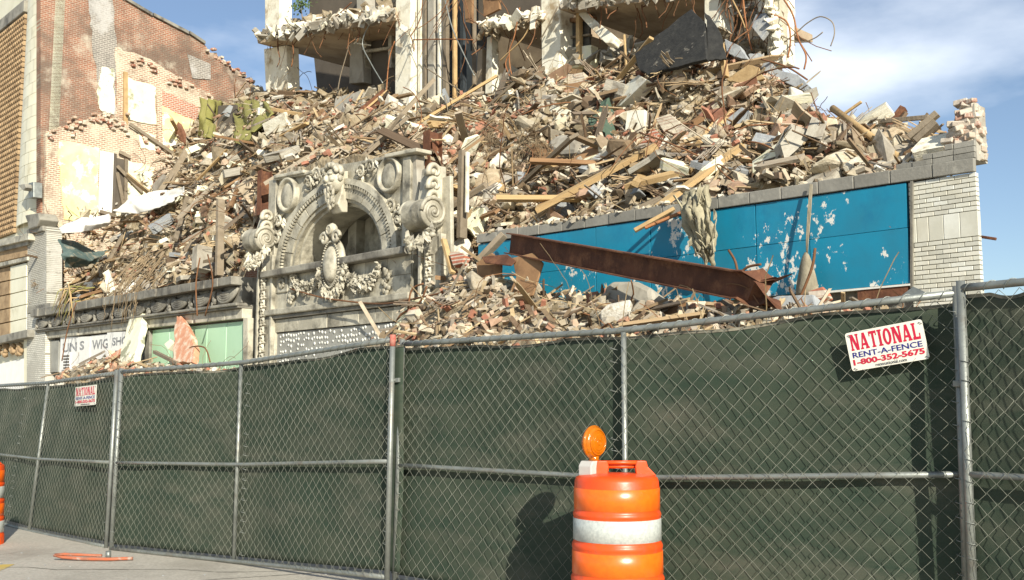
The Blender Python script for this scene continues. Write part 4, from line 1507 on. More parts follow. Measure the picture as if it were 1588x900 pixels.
sw_poly(ragged([(194, 250), (236, 262), (232, 312), (194, 312)]), .22, .26, 'plaster_patch', M['plaster_old'], wl_)
sw_poly([(240, 134), (248, 138), (250, 232), (242, 230)], .05, .20, 'chimney_breast', M['raw_brick'], wl_)
sw_poly([(190, 112), (196, 114), (196, 200), (190, 198)], .05, .17, 'timber_post', M['tan_timber'], wl_)
sw_poly([(175, 246), (193, 250), (191, 334), (173, 330)], .22, .235, 'doorway', M['dark_int'], wl_)
sw_poly([(151, 236), (175, 241), (172, 334), (149, 331)], .25, .31, 'door', M['white_door'], wl_)
sw_poly([(172, 240), (176, 241), (173, 334), (169, 333)], .31, .36, 'door_edge', M['dark_int'], wl_)
sw_poly([(189, 248), (194, 249), (192, 330), (187, 329)], .24, .34, 'door_jamb', M['grey_timber'], wl_)
for (a, b) in (((196, 195), (262, 240)), ((150, 330), (172, 336)), ((180, 238), (196, 246)), ((176, 270), (186, 320)), ((176, 260), (215, 300))):
    (oa, za), (ob_, zb2) = SW(*a), SW(*b)
    obj('broken_lath', MB().bar(W(sCn, oa, za) - DV * .36, W(sCn, ob_, zb2) - DV * .36, .10, .14), M['grey_timber'], wl_)
# loose bricks left along the broken edge of the lower wall
edge = [(70, 205), (100, 196), (150, 182), (185, 186), (216, 212), (262, 236)]
lb2 = brick_mesh(.26, .10, .16, .012)
for k in range(90):
    x = random.uniform(70, 262)
    y = interp(edge, x) + random.gauss(4, 7)
    if mnoise.noise(Vector((x * .05, 0, 0))) < -.12: continue
    o_, z_ = SW(x, y)
    ob = put(lb2, 'brick', sCn - .24, o_, z_, wl_, Matrix.Rotation(random.uniform(-.5, .5), 4, 'Z') @ WALL_ROT @ Matrix.Rotation(random.uniform(-.4, .4), 4, 'X'), M['loose_brick'])
for k in range(46):
    x = random.uniform(318, 404)
    y = interp([(318, 72), (341, 92), (376, 118), (404, 136)], x) + random.gauss(0, 3)
    o_, z_ = SW(x, y)
    put(lb2, 'brick', sCn + random.uniform(-.1, .4), o_, z_, wl_, Matrix.Rotation(random.uniform(-.6, .6), 4, 'Z') @ WALL_ROT @ Matrix.Rotation(random.uniform(-.3, .3), 4, 'X'), M['loose_brick'])
for k in range(60):
    x = random.uniform(180, 330)
    y = interp([(180, 78), (232, 96), (300, 138), (330, 152)], x) + random.gauss(5, 7)
    if mnoise.noise(Vector((x * .05, 7, 0))) < -.05: continue
    o_, z_ = SW(x, y)
    put(lb2, 'brick', sCn - .06, o_, z_, wl_, Matrix.Rotation(random.uniform(-.5, .5), 4, 'Z') @ WALL_ROT, M['loose_brick'])
# street front of that building: rounded tile corner, grille window, lower stonework
sF = s_at(-120, 300)
fr = obj('front_wall', MB().fbox(sCn + .0, sF, GZ, ZT, -.2, -.6), M['cream_tile'], bb)
sA, sB = s_at(62, 200), s_at(29, 200)
rad = (sB - sA) / 2
cen = (sA + sB) / 2
zlow = onf(45, 345)[1]
zz = zlow
hh = .50
row = 0
while zz < ZT:
    for (q0, q1) in ((.02, math.pi * .5 - .01), (math.pi * .5 + .01, math.pi - .02)):
        if row % 2:
            q0, q1 = (q0, q1 * .8) if q0 < 1 else (q0 * .8, q1)
        arc = [(cen - rad * math.cos(lerp(q0, q1, k / 6)), -.2 + .30 * math.sin(lerp(q0, q1, k / 6))) for k in range(7)]
        tm = MB()
        m7 = len(arc)
        tm.add([W(s_, o_, zz + .008) for s_, o_ in arc] + [W(s_, o_, zz + hh - .008) for s_, o_ in arc] + [W(s_, o_ - .05, zz + .008) for s_, o_ in arc] + [W(s_, o_ - .05, zz + hh - .008) for s_, o_ in arc],
               [(k, k + 1, m7 + k + 1, m7 + k) for k in range(6)] + [(2 * m7 + k, 2 * m7 + k + 1, k + 1, k) for k in range(6)] + [(m7 + k, m7 + k + 1, 3 * m7 + k + 1, 3 * m7 + k) for k in range(6)])
        obj('tile', tm, M['cream_tile'], fr)
    zz += hh
    row += 1
# grille of square blocks in the window
gA, gB = s_at(27, 200), s_at(-60, 200)
zg0, zg1 = onf(15, 362)[1], onf(15, 36)[1]
obj('window_recess', MB().fbox(gA, gB, zg0, zg1, -.19, -.25), M['dark_int'], fr)
obj('window_head', MB().fbox(gA - .05, gB, zg1, zg1 + .55, .02, -.2), M['terra_dark'], fr, bevel=.03)
f = MB()
step = .245
z = zg0 + .02
while z < zg1 - .1:
    s = gA + .03
    while s < gB:
        f.fprism([(s, z), (s + step * .82, z), (s + step * .82, z + step * .82), (s, z + step * .82)], -.06, -.20)
        f.fprism([(s + .05, z + .05), (s + step * .82 - .05, z + .05), (s + step * .82 - .05, z + step * .82 - .05), (s + .05, z + step * .82 - .05)], -.02, -.06)
        s += step
    z += step
obj('block_grille', f, M['brown_grille'], fr, kind='stuff')
def fb(name, pix, o0, o1, m_, bev=.02):
    return obj(name, MB().pprism(pix, o0, o1), m_, fr, bevel=bev)
fb('cornice', [(-60, 385), (44, 362), (44, 372), (-60, 396)], .35, -.2, M['terra'])
fb('cornice', [(-60, 397), (43, 372), (43, 380), (-60, 404)], .2, -.2, M['terra_dark'])
fb('carved_band', [(-60, 405), (42, 381), (42, 397), (-60, 420)], .08, -.2, M['brown_grille'])
fb('cornice', [(-60, 421), (42, 398), (42, 404), (-60, 428)], .18, -.2, M['terra'])
for k in range(5):
    y = 408 + k * 21.5
    fb('tile', [(16, y + 6.0), (41, y), (41, y + 20.5), (16, y + 26)], .06, -.2, M['cream_tile'], .01)
    fb('tile', [(-30, y + 16), (15, y + 6.2), (15, y + 26), (-30, y + 36)], .0, -.2, M['brown_grille'], .01)
fb('cornice', [(-60, 535), (42, 511), (42, 523), (-60, 546)], .4, -.2, M['terra_dark'])
for k in range(4):
    x = 2 + k * 11
    s, z = onf(x, 541)
    f = MB()
    for j in range(14):
        f.lump(W(s + random.uniform(-.2, .2), .12, z + random.uniform(-.28, .2)), DV * .13, NV * .12, UP * .12, .25, 1)
    obj('bracket_ornament', f, M['brown_grille'], fr)
fb('shop_board', [(-60, 578), (37, 556), (37, 640), (-60, 640)], .02, -.2, M['white_door'], .01)
fb('jamb', [(37, 524), (42, 523), (42, 640), (37, 640)], .08, -.2, M['cream_tile'], .01)
# white glazed brick pier between the two fronts
pier = obj('glazed_brick_pier', MB().pprism([(42.5, 360), (72, 352), (72, 478), (42.5, 485)], .10, -.5), M['pier_brick_grey'], bb)
obj('pier_band', MB().pprism([(42, 477), (78, 470), (78, 479), (42, 486)], .16, -.4), M['terra_dark'], pier)
obj('pier_base', MB().pprism([(41.5, 486), (70, 479), (70, 640), (41.5, 640)], .12, -.5), M['pier_brick'], pier)
obj('pier_cap', MB().pprism([(38, 334), (58, 330), (62, 340), (57, 352), (44, 356), (42, 345)], .35, -.4), M['terra_dark'], pier, bevel=.05)
obj('pier_cap', MB().pprism([(41, 356), (66, 350), (66, 358), (41, 364)], .22, -.4), M['terra_dark'], pier, bevel=.03)
fb('bird_spout', [(28, 287), (38, 285), (40, 291), (36, 296), (32, 292)], .6, .1, M['terra_dark'], .03)
fb('downspout_head', [(44, 284), (52, 282), (52, 306), (44, 308)], .35, .0, M['galv'], .02)
# ------------------------------------------------------------------ standing remains of the upper floors
ruin = thing('concrete_frame_ruin', 'torn open upper floors of the old building with white columns and broken slabs', 'building', W(s_at(800, 300, -7), -7, 4.0))
def rp(name, pix, o0, o1, m_, bev=.0, parent=ruin):
    return obj(name, MB().pprism(pix, o0, o1), m_, parent, bevel=bev)
def rag_line(x0, y0, x1, y1, n, amp):
    return [(lerp(x0, x1, k / n) + random.uniform(-amp, amp) * .4, lerp(y0, y1, k / n) + random.uniform(-amp, amp)) for k in range(n + 1)]
OF = -6.8
# columns
rp('column', [(614, -60), (638, -60), (636, 40), (638, 100), (634, 182), (612, 182), (613, 60)], OF, OF - .5, M['white_column'], .03)
rp('column', [(838, -60), (868, -60), (869, 60), (866, 122), (840, 122)], OF - .2, OF - .8, M['white_column'], .03)
rp('column', [(1091, -60), (1117, -60), (1117, 44), (1092, 44)], OF - .2, OF - .8, M['white_column'], .03)
rp('column', [(410, -60), (434, -60), (433, 58), (411, 58)], OF - .3, OF - .9, M['white_column'], .03)
rp('column', [(409, 76), (444, 70), (446, 140), (412, 140)], OF - .5, OF - 1.1, M['white_column'], .03)
rp('column', [(552, -60), (566, -60), (566, 24), (553, 26)], OF - 1.5, OF - 2.0, M['concrete'], .03)
rp('column', [(543, 60), (560, 56), (564, 128), (541, 130)], OF - 1.2, OF - 1.6, M['concrete'], .03)
rp('column', [(755, 58), (762, 56), (764, 145), (752, 146)], OF - .2, OF - .5, M['white_column'], .02)
rp('column', [(741, 70), (748, 76), (746, 142), (738, 142)], OF - .3, OF - .6, M['grey_timber'], .02)
# slabs: ragged front edges, ceilings seen from below
def slab(top, bot, o0, o1, m_, name='floor_slab'):
    return rp(name, top + bot[::-1], o0, o1, m_)
sl = slab(rag_line(398, 52, 613, 10, 12, 3), rag_line(399, 66, 613, 34, 12, 3), OF + .1, -13.0, M['tan_ceiling'])
slab(rag_line(742, 38, 838, 16, 6, 3), rag_line(743, 48, 838, 30, 6, 3), OF, -12.0, M['tan_ceiling'])
slab(rag_line(866, 4, 1092, -22, 9, 2), rag_line(866, 16, 1092, -8, 9, 2), OF, -12.0, M['tan_ceiling'])
slab(rag_line(1115, -20, 1225, -40, 5, 3), rag_line(1115, -8, 1225, -26, 5, 3), OF, OF - .7, M['tan_ceiling'])
# inner walls
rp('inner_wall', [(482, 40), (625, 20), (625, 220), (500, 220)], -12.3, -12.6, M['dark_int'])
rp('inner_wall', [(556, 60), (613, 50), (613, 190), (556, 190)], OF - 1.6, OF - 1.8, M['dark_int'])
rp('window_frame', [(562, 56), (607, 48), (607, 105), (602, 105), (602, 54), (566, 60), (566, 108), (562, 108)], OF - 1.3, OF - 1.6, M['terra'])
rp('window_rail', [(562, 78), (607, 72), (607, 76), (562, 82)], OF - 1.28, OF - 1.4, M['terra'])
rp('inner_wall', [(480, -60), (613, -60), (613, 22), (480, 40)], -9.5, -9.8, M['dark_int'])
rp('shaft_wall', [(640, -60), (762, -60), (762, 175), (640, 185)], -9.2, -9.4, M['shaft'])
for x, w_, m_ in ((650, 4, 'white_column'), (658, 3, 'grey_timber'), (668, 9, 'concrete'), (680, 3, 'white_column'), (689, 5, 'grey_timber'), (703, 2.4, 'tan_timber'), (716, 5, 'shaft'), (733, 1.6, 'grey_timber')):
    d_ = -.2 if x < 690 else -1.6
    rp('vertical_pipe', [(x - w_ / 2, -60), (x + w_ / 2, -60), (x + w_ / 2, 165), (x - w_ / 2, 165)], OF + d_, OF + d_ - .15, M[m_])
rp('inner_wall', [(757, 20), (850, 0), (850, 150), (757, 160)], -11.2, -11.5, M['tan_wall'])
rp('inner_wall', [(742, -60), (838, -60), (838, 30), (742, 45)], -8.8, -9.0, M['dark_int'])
rp('hung_board', [(748, -20), (772, -12), (774, 14), (750, 26)], OF - .6, OF - .7, M['brown_board'])
rp('hung_board', [(718, -20), (732, -20), (731, 36), (722, 34)], OF - .4, OF - .5, M['brown_board'])
rp('inner_wall', [(866, -10), (1110, -30), (1110, 140), (866, 150)], -10.6, -10.9, M['tan_wall'])
rp('sill_panel', [(871, 76), (917, 70), (917, 104), (871, 106)], OF - .6, OF - .9, M['plaster_old'])
wnd = rp('window', [(874, 34), (914, 28), (914, 72), (874, 77)], OF - .72, OF - .8, M['glass'])
rp('window_frame', [(871, 30), (917, 24), (917, 30), (871, 36)], OF - .6, OF - .85, M['brown_board'], 0, wnd)
rp('window_frame', [(871, 36), (875, 36), (875, 78), (871, 78)], OF - .6, OF - .85, M['brown_board'], 0, wnd)
rp('window_frame', [(874, 58), (914, 52), (914, 55), (874, 61)], OF - .62, OF - .75, M['grey_timber'], 0, wnd)
rp('window_frame', [(893, 20), (898, 20), (899, 96), (893, 97)], OF - .5, OF - .65, M['tan_timber'], 0, wnd)
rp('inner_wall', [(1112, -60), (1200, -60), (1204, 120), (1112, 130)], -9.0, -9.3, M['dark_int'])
rp('wall_stump', [(1184, -60), (1219, -60)] + rag_line(1222, -40, 1221, 100, 10, 3) + [(1196, 104)] + rag_line(1192, 96, 1183, -40, 8, 3), OF - .2, OF - .5, M['white_column'])
rp('wall_stump', [(1176, -60), (1188, -60), (1186, 20), (1176, 18)], OF, OF - .4, M['white_column'])
# crumbling edges of the slabs
def crumble(name, p0, p1, n, o, parent, m_='concrete', size=.22):
    f = MB()
    for k in range(n):
        t = random.random()
        x, y = lerp(p0[0], p1[0], t), lerp(p0[1], p1[1], t) + random.uniform(-7, 5)
        c = P(x, y, o + random.uniform(-.25, .35))
        a = random.uniform(.3, 1) * size
        rot = Quaternion((random.gauss(0, 1), random.gauss(0, 1), random.gauss(0, 1), random.gauss(0, 1))).normalized()
        kk = random.random()
        V, T = random.choice(HULL) if kk < .35 else (random.choice(PLATES) if kk < .75 else random.choice(BOXES))
        sc = Vector((a * random.uniform(.8, 2.4), a * random.uniform(.5, 1), a * (random.uniform(.35, .8) if kk < .35 else random.uniform(.08, .25))))
        f.add([c + rot @ Vector((v[0] * sc.x, v[1] * sc.y, v[2] * sc.z)) for v in V], [tuple(int(i_) for i_ in t_) for t_ in T])
    obj(name, f, M[m_], parent, recalc=False, kind='stuff')
def _hull(seed):
    r = np.random.default_rng(seed)
    pts = r.normal(size=(13, 3))
    pts /= np.linalg.norm(pts, axis=1)[:, None]
    pts *= r.uniform(.65, 1.0, (13, 1))
    bmx = bmesh.new()
    for p in pts:
        bmx.verts.new(p)
    res = bmesh.ops.convex_hull(bmx, input=bmx.verts)
    loose = [v for v in bmx.verts if not v.link_faces]
    for v in loose:
        bmx.verts.remove(v)
    bmesh.ops.triangulate(bmx, faces=bmx.faces)
    bmesh.ops.recalc_face_normals(bmx, faces=bmx.faces)
    bmx.verts.index_update()
    V = np.array([v.co[:] for v in bmx.verts])
    T = np.array([[v.index for v in f_.verts] for f_ in bmx.faces])
    bmx.free()
    return V, T
HULL = [_hull(100 + i) for i in range(14)]
# ---- pieces
BOXV = np.array([[x, y, z] for x in (-1, 1) for y in (-1, 1) for z in (-1, 1)], float)
BOXT = np.array([(0, 1, 3), (0, 3, 2), (4, 6, 7), (4, 7, 5), (0, 4, 5), (0, 5, 1), (2, 3, 7), (2, 7, 6), (0, 2, 6), (0, 6, 4), (1, 5, 7), (1, 7, 3)])
def broken_box(seed):
    r = np.random.default_rng(seed)
    V = BOXV.copy()
    V[:, 0] += np.where(V[:, 0] > 0, -1, 1) * r.uniform(0, .12, 8)
    V[:, 1:] *= r.uniform(.85, 1.0, (8, 2))
    return V, BOXT
BOXES = [broken_box(300 + i) for i in range(8)]
def splintered(seed):
    """plank with a jagged, split end"""
    r = np.random.default_rng(seed)
    vs = []
    prof = [(-1, -1), (-1, 1)]
    top = [(-1, -1)] + [(.72 + r.uniform(-.12, .28), -1 + 2 * k / 5) for k in range(6)] + [(-1 + r.uniform(0, .1), 1)]
    n = len(top)
    V = np.array([[x, y, z] for z in (-1, 1) for x, y in top])
    T = []
    for k in range(1, n - 1):
        T += [(0, k + 1, k), (n, n + k, n + k + 1)]
    for k in range(n):
        k2 = (k + 1) % n
        T += [(k, k2, n + k2), (k, n + k2, n + k)]
    return V, np.array(T)
PLANKS = [splintered(500 + i) for i in range(8)]
def plate_shape(seed):
    r = np.random.default_rng(seed)
    n = 7
    q = np.sort(r.uniform(0, 2 * math.pi, n))
    rad = r.uniform(.6, 1.05, n)
    pts = np.stack([np.cos(q) * rad, np.sin(q) * rad], 1)
    V = np.array([[x, y, z] for z in (-1, 1) for x, y in pts])
    T = []
    for k in range(1, n - 1):
        T += [(0, k + 1, k), (n, n + k, n + k + 1)]
    for k in range(n):
        k2 = (k + 1) % n
        T += [(k, k2, n + k2), (k, n + k2, n + k)]
    return V, np.array(T)
PLATES = [plate_shape(700 + i) for i in range(8)]

f = MB()
for (x0, x1, y0, y1, ln0, n) in ((400, 612, 60, 30, 1.3, 24), (742, 838, 46, 28, 1.2, 13), (868, 1090, 14, -6, 1.0, 18), (1118, 1215, -10, -20, 2.6, 26), (640, 760, -20, -20, 3.0, 16), (612, 640, 20, 60, 1.0, 10)):
    for _ in range(n):
        t = random.random()
        p = P(lerp(x0, x1, t), lerp(y0, y1, t), OF + random.uniform(-.5, .3))
        pts = [p]
        d_ = Vector((random.gauss(0, .35), random.gauss(0, .35), -1))
        m_n = random.randint(4, 7)
        L2 = ln0 * random.uniform(.25, 1.1)
        for k in range(m_n):
            d_ = (d_ + Vector((random.gauss(0, .25), random.gauss(0, .25), random.gauss(-.05, .15)))).normalized()
            pts.append(pts[-1] + d_ * L2 / m_n)
        f.tube(pts, random.choice((.010, .014, .020)), 4, caps=False)
obj('dangling_wires', f, M['rope_rust'], ruin, recalc=False, kind='stuff')
crumble('slab_crumble', (398, 58), (613, 22), 190, OF + .15, ruin, 'concrete')
crumble('slab_crumble', (400, 54), (600, 16), 60, OF + .2, ruin, 'white_column', .26)
crumble('slab_crumble', (450, 44), (613, 14), 120, OF - .4, ruin, 'dust', .3)
crumble('slab_crumble', (742, 42), (838, 22), 80, OF + .1, ruin, 'white_column', .18)
crumble('slab_crumble', (866, 8), (1092, -16), 90, OF + .1, ruin, 'concrete', .18)
crumble('slab_crumble', (1186, -20), (1216, 100), 90, OF, ruin, 'white_column', .22)
crumble('slab_crumble', (1120, -10), (1190, 40), 40, OF - .6, ruin, 'concrete', .25)
crumble('room_debris', (470, 150), (610, 150), 60, OF - 1.0, ruin, 'dust', .3)
crumble('room_debris', (770, 128), (838, 120), 40, OF - .8, ruin, 'concrete', .26)
crumble('room_debris', (872, 100), (1090, 70), 110, OF - .9, ruin, 'concrete', .3)
crumble('room_debris', (1120, 60), (1190, 90), 60, OF - .6, ruin, 'dust', .3)
crumble('slab_crumble', (745, 50), (836, 32), 40, OF - .2, ruin, 'dust', .24)
crumble('slab_crumble', (612, 30), (640, 60), 26, OF + .05, ruin, 'white_column', .12)
crumble('slab_crumble', (540, 55), (566, 70), 16, OF - 1.0, ruin, 'white_column', .16)

# ------------------------------------------------------------------ heaps of rubble
class Heap:
    def __init__(self, x0, x1, levels, wall=False, relief=0.0):
        self.x0, self.x1, self.lv, self.wall, self.relief = x0, x1, levels, wall, relief
    def py_o(self, x, v):
        i = min(int(v), len(self.lv) - 2)
        t = v - i
        (oa, la), (ob_, lb_) = self.lv[i], self.lv[i + 1]
        return lerp(interp(la, x), interp(lb_, x), t), lerp(oa, ob_, t)
    def pt(self, x, v):
        y, o = self.py_o(x, v)
        if self.wall:
            o = max(o, SW(x, y)[0] + .05)
        p = P(x, y, o)
        if self.relief:
            p = p + (UP * .8 + NV * .6) * self.relief * (mnoise.noise(p * .6) + .7 * mnoise.noise(p * 1.5 + Vector((5, 0, 0))))
        return p
    def v_of(self, x, y):
        best = (1e9, 0.0)
        n = (len(self.lv) - 1) * 10
        for k in range(n + 1):
            v = k / 10
            d_ = abs(self.py_o(x, v)[0] - y)
            if d_ < best[0]:
                best = (d_, v)
        return best[1]
    def o_of(self, x, y):
        return self.py_o(x, self.v_of(x, y))[1]
    def span(self, x):
        ys = [interp(l, x) for _, l in self.lv]
        return max(ys), min(ys)
    def sample(self):
        while True:
            x = random.uniform(self.x0, self.x1)
            hi, lo = self.span(x)
            if random.random() < (hi - lo) / 330:
                return x, random.uniform(lo, hi)
    def mesh(self, name, nx, nv, amp=.22):
        mb = MB()
        nl = len(self.lv) - 1
        for j in range(nv + 1):
            for i in range(nx + 1):
                p = self.pt(lerp(self.x0, self.x1, i / nx), nl * j / nv)
                d_ = mnoise.noise(p * 1.1) * amp + mnoise.noise(p * 3.3) * amp * .6
                p = p + UP * (d_ - amp * .5)
                mb.v.append(tuple(p))
        for j in range(nv):
            for i in range(nx):
                a = j * (nx + 1) + i
                mb.f.append((a, a + 1, a + nx + 2, a + nx + 1))
                mb.sm.append(False)
        return obj(name, mb, M['dust'], kind='structure')

MAIN = Heap(66, 1497, [
    (-.95, [(60, 500), (100, 484), (380, 432), (400, 360), (418, 290), (428, 266), (645, 234), (690, 250), (706, 380), (730, 396), (840, 356), (1110, 312), (1415, 268), (1465, 246), (1530, 234)]),
    (-2.4, [(60, 440), (110, 418), (250, 370), (380, 310), (425, 238), (640, 205), (700, 235), (760, 300), (840, 300), (960, 285), (1110, 258), (1300, 235), (1415, 222), (1530, 208)]),
    (-4.6, [(60, 395), (120, 365), (250, 300), (330, 250), (425, 190), (640, 182), (800, 205), (950, 190), (1110, 175), (1240, 182), (1300, 208), (1415, 206), (1530, 214)]),
    (-6.6, [(60, 380), (200, 300), (320, 205), (400, 150), (560, 160), (640, 172), (740, 152), (860, 118), (960, 112), (1100, 108), (1190, 108), (1235, 150), (1270, 196), (1300, 212), (1530, 226)]),
    (-9.5, [(60, 380), (200, 290), (320, 180), (400, 138), (560, 158), (640, 165), (740, 150), (860, 112), (1000, 112), (1120, 112), (1200, 118), (1240, 165), (1280, 208), (1530, 236)])], wall=True, relief=.6)
FRONT = Heap(560, 1440, [
    (-.9, [(540, 545), (580, 520), (620, 500), (660, 440), (700, 390), (735, 392), (800, 420), (900, 446), (1000, 448), (1100, 462), (1200, 472), (1300, 474), (1370, 480), (1440, 500)]),
    (.5, [(540, 560), (600, 525), (640, 480), (700, 430), (760, 430), (850, 460), (950, 462), (1100, 477), (1250, 482), (1350, 488), (1440, 510)]),
    (1.8, [(540, 575), (600, 545), (640, 512), (700, 480), (780, 480), (950, 485), (1100, 490), (1250, 488), (1350, 492), (1440, 530)]),
    (3.2, [(540, 640), (700, 560), (900, 550), (1100, 545), (1250, 540), (1440, 600)]),
    (4.4, [(540, 720), (900, 700), (1440, 720)])], relief=.12)
LEFT = Heap(84, 420, [
    (-.05, [(80, 590), (110, 572), (150, 556), (175, 548), (200, 552), (230, 562), (330, 572), (420, 580)]),
    (1.0, [(80, 596), (110, 578), (150, 562), (200, 560), (230, 568), (330, 578), (420, 590)]),
    (2.6, [(80, 640), (200, 620), (420, 640)])])
MAIN.mesh('rubble_mound', 210, 48)
FRONT.mesh('rubble_mound', 110, 30, .14)
LEFT.mesh('rubble_mound', 50, 14, .12)

class Soup:
    def __init__(self):
        self.V, self.T, self.C, self.n = [], [], [], 0
    def add(self, V, T, col):
        self.V.append(V); self.T.append(T + self.n); self.C.append(np.tile(col, (len(V), 1)))
        self.n += len(V)
    def build(self, name, m_, **tags):
        V = np.concatenate(self.V).astype(np.float32); T = np.concatenate(self.T).astype(np.int32); C = np.concatenate(self.C)
        me = bpy.data.meshes.new(name)
        me.vertices.add(len(V)); me.vertices.foreach_set('co', V.ravel())
        me.loops.add(len(T) * 3); me.loops.foreach_set('vertex_index', T.ravel())
        me.polygons.add(len(T)); me.polygons.foreach_set('loop_start', np.arange(0, len(T) * 3, 3, dtype=np.int32))
        me.update(calc_edges=True)
        me.shade_flat()
        at = me.attributes.new('Col', 'FLOAT_COLOR', 'POINT')
        at.data.foreach_set('color', np.concatenate([C, np.ones((len(C), 1))], 1).astype(np.float32).ravel())
        me.materials.append(m_)
        o = bpy.data.objects.new(name, me)
        COL.objects.link(o)
        for k, v in tags.items():
            o[k] = v
        return o
def rot_np(flat=0.0):
    """a random turn; flat pulls the piece's own z axis up and towards the street"""
    if random.random() < flat:
        n = Vector((random.gauss(0, .35), random.gauss(0, .35), 1)) + NV * random.uniform(0, .9)
        qn = n.normalized().to_track_quat('Z', 'X')
        q = qn @ Quaternion((0, 0, 1), random.uniform(0, 2 * math.pi))
    else:
        q = Quaternion((random.gauss(0, 1), random.gauss(0, 1), random.gauss(0, 1), random.gauss(0, 1))).normalized()
    return q
PAL = [(.56, .49, .36), (.45, .36, .245), (.40, .36, .285), (.50, .42, .29), (.50, .37, .26), (.18, .125, .08), (.70, .65, .53), (.62, .56, .43), (.30, .235, .16), (.47, .31, .21), (.42, .385, .325), (.66, .58, .42), (.24, .17, .10), (.60, .51, .36)]
PAL_RED = [(.40, .19, .12), (.47, .29, .19), (.56, .47, .33), (.33, .16, .10), (.60, .54, .41), (.44, .36, .25), (.25, .16, .10)]
PAL_DUST = [(.40, .33, .215), (.32, .255, .165), (.46, .40, .28), (.26, .20, .13), (.52, .46, .34), (.20, .15, .095), (.36, .32, .25)]
WPAL = [(.24, .17, .10), (.40, .29, .165), (.20, .155, .11), (.50, .38, .22), (.28, .24, .19), (.17, .115, .07), (.44, .37, .27)]

def zone_bias(x, y):
    """right of the heap is brickier, the middle has more timber and dirt"""
    return 'brick' if x > 1180 else ('left' if x < 420 else 'mid')

def scatter_soup(heap, n, name, smin, smax, wood=.25, bias=True):
    so = Soup()
    for _ in range(n):
        x, y = heap.sample()
        v = heap.v_of(x, y)
        c = heap.pt(x, v)
        k = random.random()
        zb_ = zone_bias(x, y)
        pv = Vector(c)
        n1, n2, n3 = mnoise.noise(pv * .55), mnoise.noise(pv * .8 + Vector((10, 0, 0))), mnoise.noise(pv * .9 + Vector((0, 20, 0)))
        if n3 < -.22 and random.random() < .6:
            continue
        pal = PAL if abs(n1) < .18 else (PAL_RED if n1 > 0 else PAL_DUST)
        col = np.array(random.choice(pal)) * random.uniform(.7, 1.15)
        size = smin * (smax / smin) ** (random.random() ** 1.7) * 2 ** (n2 * 1.6)
        if k < wood:
            V, T = random.choice(PLANKS)
            ln = random.uniform(.10, .45) * (1.0 + 1.3 * (random.random() < .16))
            sc = np.array([ln, random.uniform(.012, .045), random.uniform(.006, .018)])
            col = np.array(random.choice(WPAL)) * random.uniform(.75, 1.2)
            q = rot_np(.75)
        elif k < wood + (.34 if zb_ == 'brick' else .16):
            V, T = random.choice(BOXES)
            sc = np.array([random.uniform(.06, .115), .052, .036])
            col = np.array(random.choice([(.40, .18, .115), (.50, .36, .25), (.44, .25, .165), (.58, .50, .38), (.62, .56, .45), (.54, .45, .33), (.5, .42, .3)])) * random.uniform(.8, 1.1)
            q = rot_np(.3)
        elif k < wood + .45:
            V, T = random.choice(PLATES)
            a = size * 1.3
            sc = np.array([a, a * random.uniform(.5, 1), random.uniform(.012, .03)])
            q = rot_np(.6)
        else:
            V, T = random.choice(HULL)
            sc = np.array([size * random.uniform(.7, 1.5), size, size * random.uniform(.4, .9)])
            q = rot_np(.3)
        Rm = np.array(q.to_matrix())
        so.add((V * sc) @ Rm.T + np.array(c) + np.array((0, 0, random.uniform(-.03, .10))) + np.array(NV) * random.uniform(0, .08), T, col)
    return so.build(name, M['soup'], kind='stuff')
scatter_soup(MAIN, 15500, 'rubble_fragments', .03, .32, .24)
scatter_soup(FRONT, 4600, 'rubble_fragments', .03, .15, .22)
scatter_soup(LEFT, 1000, 'rubble_fragments', .05, .20, .12)

# bundles of lath torn from the walls, and dirt spilling over the broken coping
so = Soup()
for _ in range(95):
    h = MAIN if random.random() < .8 else FRONT
    x, y = h.sample()
    if x > 1200 and random.random() < .7: continue
    c = np.array(h.pt(x, h.v_of(x, y)))
    q = rot_np(.9)
    Rm = np.array(q.to_matrix())
    base = np.array(random.choice(WPAL)) * random.uniform(.9, 1.3)
    ln = random.uniform(.35, .9) * (1 if h is MAIN else .6)
    for k in range(random.randint(4, 10)):
        V, T = random.choice(PLANKS)
        q2 = Quaternion((random.gauss(0, 1), random.gauss(0, 1), random.gauss(0, 1)), random.gauss(0, .13))
        R2 = Rm @ np.array(q2.to_matrix())
        sc = np.array([ln * random.uniform(.6, 1.1), random.uniform(.014, .024), .006])
        off_ = Rm @ np.array([random.uniform(-.15, .15), k * .05 - .2 + random.gauss(0, .03), random.gauss(0, .03)])
        so.add((V * sc) @ R2.T + c + off_ + np.array((0, 0, .10)) + np.array(NV) * .1, T, base * random.uniform(.75, 1.2))
for _ in range(1500):
    x = random.uniform(738, 1130) if random.random() < .8 else random.uniform(1130, 1470)
    y = top_wing(x) - random.uniform(4, 24 if x < 1130 else 17)
    o = random.uniform(-.6, .05 if x < 1130 else -.1)
    c = np.array(P(x, y, o))
    V, T = random.choice(HULL)
    s_ = .02 * 5 ** (random.random() ** 2)
    s_q, z_q = onf(x, y, o)
    c[2] = z_top(s_q) + .19 + random.uniform(-.01, .04)
    Rm = np.array(rot_np(.3).to_matrix())
    so.add((V * np.array([s_ * 1.3, s_, s_ * .7])) @ Rm.T + c, T, np.array(random.choice(PAL + PAL_DUST)) * random.uniform(.75, 1.1))
so.build('lath_and_dirt', M['soup'], kind='stuff')
